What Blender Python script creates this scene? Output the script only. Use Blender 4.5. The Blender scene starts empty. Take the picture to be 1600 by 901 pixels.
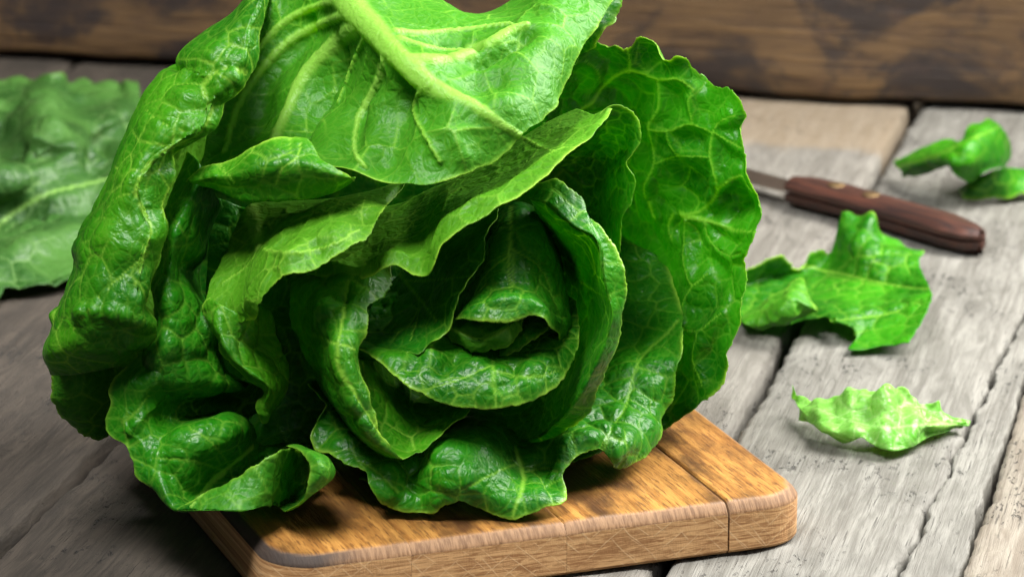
import bpy, math, random
import numpy as np
from mathutils import Vector, Matrix

sc = bpy.context.scene
col = sc.collection

# ------------------------------------------------------------------ camera
FPX, PITCH, CAM_H = 6000.0, math.atan(1794 / 6000), 0.535
camd = bpy.data.cameras.new('camera')
cam = bpy.data.objects.new('camera', camd)
col.objects.link(cam)
cam.location = (0, 0, CAM_H)
cam.rotation_euler = (math.pi / 2 - PITCH, 0, 0)
camd.sensor_width = 36
camd.lens = FPX / 1600 * 36
camd.clip_start, camd.clip_end = 0.05, 50
camd.dof.use_dof = True
camd.dof.focus_distance = 1.51
camd.dof.aperture_fstop = 16
sc.camera = cam

# ------------------------------------------------------------------ world, lamps, exposure
world = bpy.data.worlds.new('World')
sc.world = world
world.use_nodes = True
world.node_tree.nodes['Background'].inputs[0].default_value = (0.75, 0.85, 1.0, 1)
world.node_tree.nodes['Background'].inputs[1].default_value = 0.045


def area(name, loc, target, size, power, color):
    ld = bpy.data.lights.new(name, 'AREA')
    ld.shape = 'RECTANGLE'
    ld.size, ld.size_y = size
    ld.energy = power
    ld.color = color
    o = bpy.data.objects.new(name, ld)
    col.objects.link(o)
    o.location = loc
    o.rotation_euler = (Vector(target) - Vector(loc)).to_track_quat('-Z', 'Y').to_euler()
    return o


area('key_softbox', (0.80, 1.80, 0.85), (0.05, 1.50, 0.08), (0.75, 0.75), 46, (1.0, 0.98, 0.94))
area('top_softbox', (-0.28, 1.02, 1.20), (-0.03, 1.46, 0.1), (0.45, 0.45), 27, (1.0, 1.0, 1.0))
area('front_fill', (0.35, 0.25, 0.75), (0.0, 1.45, 0.05), (0.60, 0.45), 1.6, (1.0, 1.0, 1.0))

vs = sc.view_settings
vs.view_transform = 'Standard'
vs.look = 'None'
vs.exposure = 0.18
vs.gamma = 1.0
vs.use_curve_mapping = False
try:
    sc.cycles.use_adaptive_sampling = True
    sc.cycles.adaptive_threshold = 0.035
    sc.cycles.max_bounces = 5
    sc.cycles.diffuse_bounces = 2
    sc.cycles.transmission_bounces = 4
    sc.cycles.caustics_reflective = False
    sc.cycles.caustics_refractive = False
except Exception:
    pass

# ------------------------------------------------------------------ placing helpers (real positions, metres)
FW = np.array([0, math.cos(PITCH), -math.sin(PITCH)])
RT = np.array([1.0, 0, 0])
UP = np.array([0, math.sin(PITCH), math.cos(PITCH)])
C0 = np.array([0, 0, CAM_H])


def rays(xy):
    xy = np.asarray(xy, float)
    return FW + np.outer((xy[:, 0] - 800) / FPX, RT) + np.outer((450.5 - xy[:, 1]) / FPX, UP)


def at_depth(pts):                       # (x, y, millimetres in front of the head's mid plane)
    pts = np.asarray(pts, float)
    return C0 + rays(pts) * (1.5 - pts[:, 2:3] / 1000)


def at_height(pts):                      # (x, y, millimetres above the table)
    pts = np.asarray(pts, float)
    d = rays(pts)
    return C0 + d * ((pts[:, 2:3] / 1000 - CAM_H) / d[:, 2:3])


def project(V):
    q = V - C0
    D = q @ FW
    return np.stack([800 + FPX * (q @ RT) / D, 450.5 - FPX * (q @ UP) / D], 1)


def ground(x, y, z=0.0):
    return at_height([(x, y, z)])[0]


# ------------------------------------------------------------------ materials
def new_mat(name):
    m = bpy.data.materials.new(name)
    m.use_nodes = True
    nt = m.node_tree
    for n in list(nt.nodes):
        nt.nodes.remove(n)
    return m, nt


class NT:
    def __init__(s, nt):
        s.nt = nt

    def n(s, typ, **kw):
        nd = s.nt.nodes.new(typ)
        ins = kw.pop('ins', {})
        for k, v in kw.items():
            setattr(nd, k, v)
        for k, v in ins.items():
            if isinstance(v, bpy.types.NodeSocket):
                s.nt.links.new(v, nd.inputs[k])
            else:
                nd.inputs[k].default_value = v
        return nd

    def math(s, op, a, b=None, clamp=False):
        nd = s.n('ShaderNodeMath', operation=op, use_clamp=clamp)
        for i, v in enumerate((a, b)):
            if v is None:
                continue
            if isinstance(v, bpy.types.NodeSocket):
                s.nt.links.new(v, nd.inputs[i])
            else:
                nd.inputs[i].default_value = v
        return nd.outputs[0]

    def mix(s, fac, a, b, blend='MIX'):
        nd = s.n('ShaderNodeMix', data_type='RGBA', blend_type=blend)
        for i, v in ((0, fac), (6, a), (7, b)):
            if isinstance(v, bpy.types.NodeSocket):
                s.nt.links.new(v, nd.inputs[i])
            else:
                nd.inputs[i].default_value = v if i == 0 else (tuple(v) + (1,))[:4]
        return nd.outputs[2]

    def ramp(s, fac, lo, hi):
        nd = s.n('ShaderNodeMapRange', interpolation_type='SMOOTHSTEP')
        s.nt.links.new(fac, nd.inputs[0])
        nd.inputs[1].default_value, nd.inputs[2].default_value = lo, hi
        return nd.outputs[0]

    def coords(s, scale=(1, 1, 1), loc=(0, 0, 0), rand=False):
        tc = s.n('ShaderNodeTexCoord')
        src = tc.outputs['Object']
        if rand:
            oi = s.n('ShaderNodeObjectInfo')
            add = s.n('ShaderNodeVectorMath', operation='MULTIPLY_ADD')
            cmb = s.n('ShaderNodeCombineXYZ', ins={0: oi.outputs['Random'], 1: oi.outputs['Random'], 2: oi.outputs['Random']})
            s.nt.links.new(cmb.outputs[0], add.inputs[0])
            add.inputs[1].default_value = (3.1, 5.7, 1.3)
            s.nt.links.new(src, add.inputs[2])
            src = add.outputs[0]
        mp = s.n('ShaderNodeMapping', ins={'Vector': src, 'Scale': scale, 'Location': loc})
        return mp.outputs[0]

    def noise(s, vec, scale, detail=4, rough=0.55, dist=0.0):
        return s.n('ShaderNodeTexNoise', ins={'Vector': vec, 'Scale': scale, 'Detail': detail, 'Roughness': rough, 'Distortion': dist}).outputs[0]

    def out(s, shader):
        o = s.n('ShaderNodeOutputMaterial')
        s.nt.links.new(shader, o.inputs[0])


def leaf_material(name, deep, bright, under, veinc, rimc, rough=0.37, transl=0.40):
    m, nt = new_mat(name)
    t = NT(nt)
    vein = t.n('ShaderNodeAttribute', attribute_name='vein').outputs['Fac']
    rim = t.n('ShaderNodeAttribute', attribute_name='rim').outputs['Fac']
    ab = t.n('ShaderNodeAttribute', attribute_name='under').outputs['Fac']
    rib = t.n('ShaderNodeAttribute', attribute_name='rib').outputs['Fac']
    co = t.coords(rand=True)
    big = t.ramp(t.noise(co, 22, 3), 0.35, 0.68)
    wob = t.n('ShaderNodeVectorMath', operation='MULTIPLY_ADD')
    nz = t.n('ShaderNodeTexNoise', ins={'Vector': co, 'Scale': 120.0, 'Detail': 0.0})
    nt.links.new(nz.outputs['Color'], wob.inputs[0])
    wob.inputs[1].default_value = (0.004, 0.004, 0.004)
    nt.links.new(co, wob.inputs[2])
    v1 = t.n('ShaderNodeTexVoronoi', feature='DISTANCE_TO_EDGE', ins={'Vector': wob.outputs[0], 'Scale': 210.0}).outputs['Distance']
    fine = t.math('SUBTRACT', 1.0, t.ramp(v1, 0.0, 0.10))
    c = t.mix(big, deep, bright)
    c = t.mix(t.math('MULTIPLY', ab, 0.8), c, under)
    c = t.mix(t.math('MULTIPLY', fine, 0.10), c, veinc)
    c = t.mix(t.math('MULTIPLY', vein, 0.85), c, veinc)
    c = t.mix(t.math('MULTIPLY', rim, 0.75), c, rimc)
    c = t.mix(t.math('MULTIPLY', rib, 0.9), c, (0.26, 0.52, 0.07))
    # relief: small blisters between fine veins, skin grain
    v2 = t.n('ShaderNodeTexVoronoi', feature='DISTANCE_TO_EDGE', ins={'Vector': wob.outputs[0], 'Scale': 520.0}).outputs['Distance']
    h = t.math('ADD', t.math('MULTIPLY', t.ramp(v1, 0.0, 0.35), 0.00030), t.math('MULTIPLY', t.ramp(v2, 0.0, 0.4), 0.00011))
    h = t.math('ADD', h, t.math('MULTIPLY', t.noise(co, 240, 2, 0.65), 0.00022))
    bp = t.n('ShaderNodeBump', ins={'Strength': 0.75, 'Distance': 1.0, 'Height': h})
    rg = t.math('ADD', t.math('MULTIPLY', t.noise(co, 60, 1), 0.22), rough - 0.11)
    rg = t.math('ADD', rg, t.math('MULTIPLY', ab, 0.12))
    pr = t.n('ShaderNodeBsdfPrincipled', ins={'Base Color': c, 'Roughness': rg, 'Normal': bp.outputs[0], 'IOR': 1.38})
    tl = t.n('ShaderNodeBsdfTranslucent', ins={'Color': t.mix(0.55, c, t.mix(1.0, c, (2.6, 1.9, 1.0), 'MULTIPLY')), 'Normal': bp.outputs[0]})
    mx = t.n('ShaderNodeMixShader', ins={0: transl, 1: pr.outputs[0], 2: tl.outputs[0]})
    t.out(mx.outputs[0])
    return m


RIM = (0.42, 0.70, 0.07)  # yellow-green margin, brightened to paint light glowing through the thin edge
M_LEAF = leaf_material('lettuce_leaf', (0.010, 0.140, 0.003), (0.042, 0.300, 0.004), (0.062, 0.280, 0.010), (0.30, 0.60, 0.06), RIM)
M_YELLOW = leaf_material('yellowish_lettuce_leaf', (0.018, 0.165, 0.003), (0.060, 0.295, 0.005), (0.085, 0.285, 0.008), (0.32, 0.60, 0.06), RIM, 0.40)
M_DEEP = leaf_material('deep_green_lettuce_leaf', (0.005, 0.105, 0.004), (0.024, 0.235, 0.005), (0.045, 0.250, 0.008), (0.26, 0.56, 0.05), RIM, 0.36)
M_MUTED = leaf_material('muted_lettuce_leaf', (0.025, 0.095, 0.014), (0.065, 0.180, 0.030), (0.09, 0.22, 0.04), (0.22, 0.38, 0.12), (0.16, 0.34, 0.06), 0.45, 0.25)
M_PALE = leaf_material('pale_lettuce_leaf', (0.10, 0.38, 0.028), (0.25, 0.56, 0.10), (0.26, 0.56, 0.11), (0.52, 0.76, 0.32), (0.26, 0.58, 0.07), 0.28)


def table_wood(name, base, light, dark, tan=None, tan_x=None):
    m, nt = new_mat(name)
    t = NT(nt)
    co = t.coords(rand=True)
    g1 = t.noise(t.coords((4, 26, 20), rand=True), 5, 5, 0.62, 0.9)           # broad grain figure
    g2 = t.noise(t.coords((2.2, 200, 40), rand=True), 4, 4, 0.7, 0.5)           # weathered fibres
    g3 = t.noise(t.coords((9, 420, 60), rand=True), 4, 2, 0.6, 0.2)          # fine checks along the grain
    blot = t.noise(co, 15, 4, 0.6)
    pits = t.noise(t.coords((1.0, 2.2, 1), rand=True), 170, 3, 0.65)
    pitm = t.math('MULTIPLY', t.ramp(pits, 0.58, 0.66), t.ramp(blot, 0.48, 0.62))
    chk = t.math('MULTIPLY', t.ramp(g3, 0.63, 0.72), t.ramp(g1, 0.45, 0.6))
    c = t.mix(t.ramp(g1, 0.32, 0.68), base, light)
    c = t.mix(t.math('MULTIPLY', t.ramp(g2, 0.48, 0.70), 0.62), c, tuple(1.6 * x for x in dark))
    c = t.mix(t.math('MULTIPLY', t.ramp(blot, 0.50, 0.72), 0.45), c, tuple(0.50 * x for x in base))
    if tan:
        tc = t.n('ShaderNodeTexCoord')
        sx = t.n('ShaderNodeSeparateXYZ', ins={0: tc.outputs['Object']}).outputs[0]
        k = t.math('ADD', sx, t.math('MULTIPLY', t.noise(co, 40, 2), 0.05))
        c = t.mix(t.math('MULTIPLY', t.ramp(k, tan_x, tan_x + 0.025), 0.5), c, tan)
    c = t.mix(t.math('MULTIPLY', chk, 0.7), c, tuple(0.4 * x for x in dark))
    c = t.mix(t.math('MULTIPLY', pitm, 0.85), c, tuple(0.3 * x for x in dark))
    h = t.math('ADD', t.math('MULTIPLY', g1, 0.0005), t.math('MULTIPLY', g2, 0.0007))
    h = t.math('SUBTRACT', h, t.math('MULTIPLY', t.math('MAXIMUM', pitm, chk), 0.0008))
    bp = t.n('ShaderNodeBump', ins={'Strength': 0.9, 'Distance': 1.0, 'Height': h})
    pr = t.n('ShaderNodeBsdfPrincipled', ins={'Base Color': c, 'Roughness': 0.75, 'Normal': bp.outputs[0]})
    t.out(pr.outputs[0])
    return m


M_GREY = table_wood('weathered_grey_wood', (0.108, 0.102, 0.086), (0.200, 0.192, 0.168), (0.040, 0.035, 0.028))
M_GREYTAN = table_wood('weathered_wood_with_tan_end', (0.110, 0.101, 0.084), (0.195, 0.182, 0.157), (0.05, 0.043, 0.036), (0.22, 0.155, 0.085), 0.56)
M_BROWN_SHADED = table_wood('weathered_brown_wood_shaded', (0.030, 0.0232, 0.0165), (0.062, 0.048, 0.035), (0.010, 0.0078, 0.0058))  # left planks: brown wood with shadow and vignette darkness in its colour
M_TANWOOD = table_wood('rough_tan_wood', (0.15, 0.122, 0.09), (0.24, 0.212, 0.168), (0.05, 0.038, 0.027))


def wall_wood():
    m, nt = new_mat('dark_stained_board')
    t = NT(nt)
    co = t.coords(rand=True)
    g = t.noise(t.coords((2.5, 40, 40), rand=True), 8, 7, 0.65, 0.5)
    st = t.noise(t.coords((.9, 1, 1.3), rand=True), 15, 5, 0.66, 0.5)
    c = t.mix(t.ramp(g, 0.3, 0.72), (0.046, 0.023, 0.009), (0.150, 0.084, 0.031))
    c = t.mix(t.math('MULTIPLY', t.ramp(st, 0.46, 0.60), 0.93), c, (0.016, 0.010, 0.009))
    c = t.mix(t.math('MULTIPLY', t.ramp(t.noise(co, 60, 3), 0.5, 0.75), 0.4), c, (0.07, 0.035, 0.02))
    bp = t.n('ShaderNodeBump', ins={'Strength': 0.6, 'Distance': 1.0, 'Height': t.math('MULTIPLY', g, 0.0015)})
    pr = t.n('ShaderNodeBsdfPrincipled', ins={'Base Color': c, 'Roughness': 0.6, 'Normal': bp.outputs[0]})
    t.out(pr.outputs[0])
    return m


M_WALL = wall_wood()


def board_wood():
    m, nt = new_mat('oiled_board_wood')
    t = NT(nt)
    edge = t.n('ShaderNodeAttribute', attribute_name='edge').outputs['Fac']      # 1 on the worn arris
    side = t.n('ShaderNodeAttribute', attribute_name='side').outputs['Fac']      # 1 on the sawn end grain
    tc = t.n('ShaderNodeTexCoord')
    co = tc.outputs['Object']
    rnd = t.coords(rand=True)
    g = t.noise(t.coords((75, 4, 75), rand=True), 5, 6, 0.6, 0.5)
    fib = t.noise(t.coords((300, 26, 60), rand=True), 4, 2, 0.55)
    c = t.mix(t.ramp(g, 0.3, 0.7), (0.20, 0.082, 0.017), (0.40, 0.195, 0.046))
    c = t.mix(t.math('MULTIPLY', t.ramp(fib, 0.54, 0.66), 0.75), c, (0.10, 0.040, 0.012))
    st = t.noise(t.coords((1.0, .45, 1), rand=True), 42, 5, 0.62)
    c = t.mix(t.math('MULTIPLY', t.ramp(st, 0.44, 0.68), 0.92), c, (0.045, 0.018, 0.006))
    # pale sawn end grain on the sides with criss-cross saw scratches
    eg = t.noise(t.coords((16, 1, 190), rand=True), 4, 4, 0.65, 1.2)
    e = t.mix(t.ramp(eg, 0.36, 0.64), (0.33, 0.155, 0.055), (0.66, 0.385, 0.170))
    scr = None
    for k, (a, sp) in enumerate(((0.9, 150), (-0.75, 130), (1.15, 95))):
        sep = t.n('ShaderNodeSeparateXYZ', ins={0: co})
        lin = t.math('ADD', t.math('MULTIPLY', sep.outputs[0], a), sep.outputs[2])
        lin = t.math('ADD', t.math('MULTIPLY', lin, sp), t.math('MULTIPLY', t.noise(co, 18 + 7 * k, 2), 0.9))
        tri = t.math('ABSOLUTE', t.math('SUBTRACT', t.math('FRACT', lin), 0.5))
        ln = t.math('SUBTRACT', 1.0, t.ramp(tri, 0.0, 0.07))
        ln = t.math('MULTIPLY', ln, t.ramp(t.noise(co, 60 + 13 * k, 2), 0.42, 0.62))
        scr = ln if scr is None else t.math('MAXIMUM', scr, ln)
    e = t.mix(t.math('MULTIPLY', scr, 0.45), e, (0.80, 0.56, 0.31))
    c = t.mix(side, c, e)
    wear = t.mix(t.ramp(t.noise(t.coords((260, 40, 40), rand=True), 3, 3), 0.35, 0.65), (0.14, 0.070, 0.030), (0.25, 0.140, 0.068))
    # scorched arris near the front left corner
    sx = t.n('ShaderNodeSeparateXYZ', ins={0: co}).outputs[0]
    sc_ = t.math('SUBTRACT', 1.0, t.ramp(t.math('ADD', sx, t.math('MULTIPLY', t.noise(co, 70, 3), 0.02)), -0.022, 0.004))
    wear = t.mix(t.math('MULTIPLY', sc_, 0.93), wear, (0.020, 0.013, 0.010))
    c = t.mix(edge, c, wear)
    # dark water stain with a shape of its own
    dv = t.n('ShaderNodeVectorMath', operation='DISTANCE')
    wv = t.n('ShaderNodeVectorMath', operation='MULTIPLY_ADD')
    nz = t.n('ShaderNodeTexNoise', ins={'Vector': co, 'Scale': 55.0, 'Detail': 4.0})
    nt.links.new(nz.outputs['Color'], wv.inputs[0])
    wv.inputs[1].default_value = (0.035, 0.035, 0)
    nt.links.new(co, wv.inputs[2])
    nt.links.new(wv.outputs[0], dv.inputs[0])
    dv.inputs[1].default_value = (0.004, 0.062, 0.021)
    c = t.mix(t.math('MULTIPLY', t.math('SUBTRACT', 1.0, t.ramp(dv.outputs['Value'], 0.008, 0.022)), 0.6), c, (0.075, 0.036, 0.013))
    h = t.math('ADD', t.math('MULTIPLY', fib, 0.0004), t.math('MULTIPLY', t.math('MULTIPLY', scr, side), 0.00006))
    bp = t.n('ShaderNodeBump', ins={'Strength': 0.6, 'Distance': 1.0, 'Height': h})
    rg = t.math('ADD', t.math('ADD', 0.42, t.math('MULTIPLY', side, 0.2)), t.math('MULTIPLY', edge, 0.35))
    pr = t.n('ShaderNodeBsdfPrincipled', ins={'Base Color': c, 'Roughness': rg, 'Normal': bp.outputs[0]})
    t.out(pr.outputs[0])
    return m


M_BOARD = board_wood()


def simple(name, colr, rough, metal=0.0, grain=None):
    m, nt = new_mat(name)
    t = NT(nt)
    c = colr
    if grain:
        g = t.noise(t.coords((4, 60, 60)), 6, 6, 0.65, 0.8)
        cs = t.mix(t.ramp(g, 0.35, 0.65), colr, grain)
    else:
        g = t.noise(t.coords(), 80, 4)
        cs = t.mix(t.ramp(g, 0.4, 0.7), colr, tuple(x * 0.75 for x in colr))
    bp = t.n('ShaderNodeBump', ins={'Strength': 0.4, 'Distance': 1.0, 'Height': t.math('MULTIPLY', g, 0.0006)})
    pr = t.n('ShaderNodeBsdfPrincipled', ins={'Base Color': cs, 'Roughness': rough, 'Metallic': metal, 'Normal': bp.outputs[0]})
    t.out(pr.outputs[0])
    return m


M_HANDLE = simple('rosewood_handle', (0.014, 0.005, 0.0035), 0.5, 0, (0.062, 0.019, 0.010))
M_STEEL = simple('knife_steel', (0.42, 0.37, 0.33), 0.32, 1.0)
M_BRASS = simple('brass_rivet', (0.22, 0.15, 0.075), 0.6, 1.0)
M_SHADE = simple('painted_shade', (0.002, 0.0017, 0.0015), 0.95)  # near-black colour standing in for shade in seams and gaps
M_STEM = simple('lettuce_stem', (0.42, 0.50, 0.22), 0.5)


# ------------------------------------------------------------------ object helpers
def mesh_obj(name, V, F, mat, parent=None, smooth=True, matrix=None):
    me = bpy.data.meshes.new(name)
    me.from_pydata([tuple(v) for v in V], [], [tuple(int(i) for i in f) for f in F])
    me.materials.append(mat)
    if smooth:
        me.polygons.foreach_set('use_smooth', [True] * len(me.polygons))
    me.update()
    o = bpy.data.objects.new(name, me)
    col.objects.link(o)
    if matrix is not None:
        o.matrix_world = matrix
    if parent is not None:
        o.parent = parent
    return o


def grid_mesh(name, V, F4, mat, parent=None):
    me = bpy.data.meshes.new(name)
    me.vertices.add(len(V))
    me.vertices.foreach_set('co', np.asarray(V, np.float32).ravel())
    n = len(F4)
    me.loops.add(n * 4)
    me.loops.foreach_set('vertex_index', np.asarray(F4, np.int32).ravel())
    me.polygons.add(n)
    me.polygons.foreach_set('loop_start', np.arange(0, n * 4, 4, dtype=np.int32))
    me.polygons.foreach_set('loop_total', np.full(n, 4, np.int32))
    me.polygons.foreach_set('use_smooth', np.ones(n, bool))
    me.materials.append(mat)
    me.update(calc_edges=True)
    o = bpy.data.objects.new(name, me)
    col.objects.link(o)
    if parent is not None:
        o.parent = parent
    return o


def set_attr(o, name, vals):
    a = o.data.attributes.new(name, 'FLOAT', 'POINT')
    a.data.foreach_set('value', np.asarray(vals, np.float32))


def empty(name, loc=(0, 0, 0), rz=0.0):
    o = bpy.data.objects.new(name, None)
    o.empty_display_size = 0.02
    col.objects.link(o)
    o.location = loc
    o.rotation_euler = (0, 0, rz)
    return o


def tag(o, label=None, cat=None, group=None, kind=None):
    if label:
        o['label'] = label
    if cat:
        o['category'] = cat
    if group:
        o['group'] = group
    if kind:
        o['kind'] = kind
    return o


class Wave:                              # cheap smooth 3-D noise: a sum of sines
    def __init__(s, rng, wl, n=7):
        d = rng.normal(size=(n, 3))
        d /= np.linalg.norm(d, axis=1)[:, None]
        s.k = d * (2 * math.pi / (wl * rng.uniform(0.6, 1.5, n)))[:, None]
        s.p = rng.uniform(0, 6.28, n)
        s.n = n

    def __call__(s, V):
        return np.sin(V @ s.k.T + s.p).sum(1) / math.sqrt(s.n)


# ------------------------------------------------------------------ setting: table planks and back boards
PD = np.array([math.cos(math.radians(76.87)), math.sin(math.radians(76.87))])
PN = np.array([PD[1], -PD[0]])


def n_of(x, y):
    return float(ground(x, y)[:2] @ PN)


nL, nA, nR = n_of(85, 767.5), n_of(1285, 425), n_of(1550, 745)
k1, k2 = ground(1410, 880), ground(1600, 480)
table = empty('table_top')
tag(table, kind='structure')


def plank(y0, y1, mat, seed, x0=-0.35, x1=1.02, gap=0.0012, crack0=None, crack1=None, rough=0.0012, z=0.0):
    """a plank between two seams; local x runs along the grain, y across; ragged long edges"""
    rng = np.random.default_rng(seed)
    w1, w2, w3 = Wave(rng, .10), Wave(rng, .018), Wave(rng, .004)
    nx = 420 if y1 > nA - 0.01 else 240
    xs = np.linspace(x0, x1, nx)
    org = PD * 1.5
    e = []
    for yy, ck, s in ((y0, crack0, 1), (y1, crack1, -1)):
        yb = np.full(nx, yy) if ck is None else np.interp(xs, ck[0], ck[1])
        P = np.stack([xs, np.full(nx, yy), np.full(nx, .3)], 1)
        P2 = P + np.array([0, 0 if ck is not None else s * 10, 0])
        e.append(yb + s * gap + (w1(P2) * .0006 + w2(P2) * .0005 + w3(P2) * .00025) * (1.0 if ck is None else 1.6))
    ny = 13
    fr = np.array([0, .012, .04, .1, .2, .35, .5, .65, .8, .9, .96, .988, 1])
    V = []
    for j, a in enumerate(fr):
        yv = e[0] * (1 - a) + e[1] * a
        P = np.stack([xs, yv, np.zeros(nx)], 1)
        drop = max(0, 1 - min(a, 1 - a) / .03)
        zz = z + w1(P) * rough * .35 + w2(P) * rough * .25 - drop ** 1.5 * (.0016 + .0012 * np.abs(w2(P)))
        V.append(np.stack([xs, yv, zz - .0009], 1))
    V = [np.stack([xs, e[0], np.full(nx, -.022)], 1)] + V + [np.stack([xs, e[1], np.full(nx, -.022)], 1)]
    R = len(V)
    V = np.concatenate(V)
    F = [(j * nx + i, j * nx + i + 1, (j + 1) * nx + i + 1, (j + 1) * nx + i) for j in range(R - 1) for i in range(nx - 1)]
    F = np.array(F)[:, ::-1]
    o = grid_mesh('plank', V, F, mat, table)
    # local frame: x along PD, y along PN mirrored so that the frame stays right handed
    o.matrix_world = Matrix(((PD[0], PN[0], 0, org[0]), (PD[1], PN[1], 0, org[1]), (0, 0, 1, 0), (0, 0, 0, 1)))
    return o


W = nR - nA
ck_x = [(k1[:2] - PD * 1.5) @ PD, (k2[:2] - PD * 1.5) @ PD]
ck_y = [k1[:2] @ PN - (PD * 1.5) @ PN, k2[:2] @ PN - (PD * 1.5) @ PN]
sl = (ck_y[1] - ck_y[0]) / (ck_x[1] - ck_x[0])
cx = np.linspace(-.35, 1.02, 130)
rngc = np.random.default_rng(5)
wc, wc2 = Wave(rngc, .06), Wave(rngc, .012)
cp = np.stack([cx, cx * 0, cx * 0], 1)
cy = ck_y[0] + sl * (cx - ck_x[0]) + wc(cp) * .0012 + wc2(cp) * .0006
mid = (nL + nA) / 2
for k in range(4):
    plank(nL - .25 - .125 * k, nL - .125 - .125 * k, M_BROWN_SHADED, 20 + k)
plank(nL - .125, nL - .0018, M_BROWN_SHADED, 2, gap=.0016)
plank(nL + .0018, mid, M_BROWN_SHADED, 3, gap=.0016)
plank(mid, nA - .0008, M_GREYTAN, 4, gap=.0030)
plank(nA + .0024, nA + .0024, M_GREY, 5, crack1=(cx, cy), gap=.0007)
plank(nR, nR, M_GREY, 6, crack0=(cx, cy), gap=.0007)
plank(nR, nR + .12, M_TANWOOD, 7, gap=.0016, rough=.004)
for k in range(3):
    plank(nR + .12 + .125 * k, nR + .245 + .125 * k, M_GREY, 8 + k)
under = mesh_obj('seam_shade_sheet', [(-1.3, .8, -.023), (1.3, .8, -.023), (1.3, 2.8, -.023), (-1.3, 2.8, -.023)], [(0, 1, 2, 3)], M_SHADE, table)  # black sheet that paints the shade inside the plank seams

# back boards, standing upright behind the table top
wa, wb = ground(0, 92), ground(1600, 178)
wd = (wb - wa) / np.linalg.norm(wb - wa)
wang = math.atan2(wd[1], wd[0])
wall = empty('wall', tuple((wa + wb) / 2), wang)
tag(wall, kind='structure')


def wall_board(z0, z1, seed):
    rng = np.random.default_rng(seed)
    w1, w2 = Wave(rng, .12), Wave(rng, .02)
    xs = np.linspace(-1.1, 1.1, 260)
    prof = [(.03, z0), (.004, z0), (.0012, z0 + .0012), (0, z0 + .004)] + [(0, z0 + (z1 - z0) * a) for a in (.15, .3, .45, .6, .75, .9)] + [(0, z1 - .004), (.002, z1 - .001), (.03, z1)]
    V = []
    for (y, z) in prof:
        P = np.stack([xs, np.full(len(xs), y), np.full(len(xs), z)], 1)
        d = w1(P) * .0006 + w2(P) * .0003
        P[:, 1] += d
        P[:, 2] += w2(P) * .0004 + w1(P) * .0008
        V.append(P)
    n = len(xs)
    F = np.array([(j * n + i, j * n + i + 1, (j + 1) * n + i + 1, (j + 1) * n + i) for j in range(len(prof) - 1) for i in range(n - 1)])
    return grid_mesh('plank', np.concatenate(V), F, M_WALL, wall)


mesh_obj('gap_shade_sheet', [(-1.1, .032, -.005), (1.1, .032, -.005), (1.1, .032, .36), (-1.1, .032, .36)], [(0, 1, 2, 3)], M_SHADE, wall)  # added black sheet: stops light leaking and darkens the gap below the boards
wall_board(.0035, .118, 31)
wall_board(.120, .235, 32)
wall_board(.237, .352, 33)


# ------------------------------------------------------------------ cutting board
TH = .021
f1, f2 = ground(612, 852, 21), ground(1134, 785, 21)
bang = math.atan2(f2[1] - f1[1], f2[0] - f1[0])
board = empty('cutting_board', (f1[0], f1[1], .0006), bang)
tag(board, 'thick oiled wooden chopping board with rounded corners under the lettuce', 'cutting board')
BX0, BX1, BY0, BY1, BR = -.048, .1755, -.003, .215, .020


def rr_sdf(x, y):
    cx_, cy_ = (BX0 + BX1) / 2, (BY0 + BY1) / 2
    qx = np.abs(x - cx_) - (BX1 - BX0) / 2 + BR
    qy = np.abs(y - cy_) - (BY1 - BY0) / 2 + BR
    return np.hypot(np.maximum(qx, 0), np.maximum(qy, 0)) + np.minimum(np.maximum(qx, qy), 0) - BR


def yrange(x):
    dx = max(0.0, BX0 + BR - x, x - (BX1 - BR))
    ins = BR - math.sqrt(max(0, BR * BR - dx * dx))
    return BY0 + ins, BY1 - ins


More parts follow.
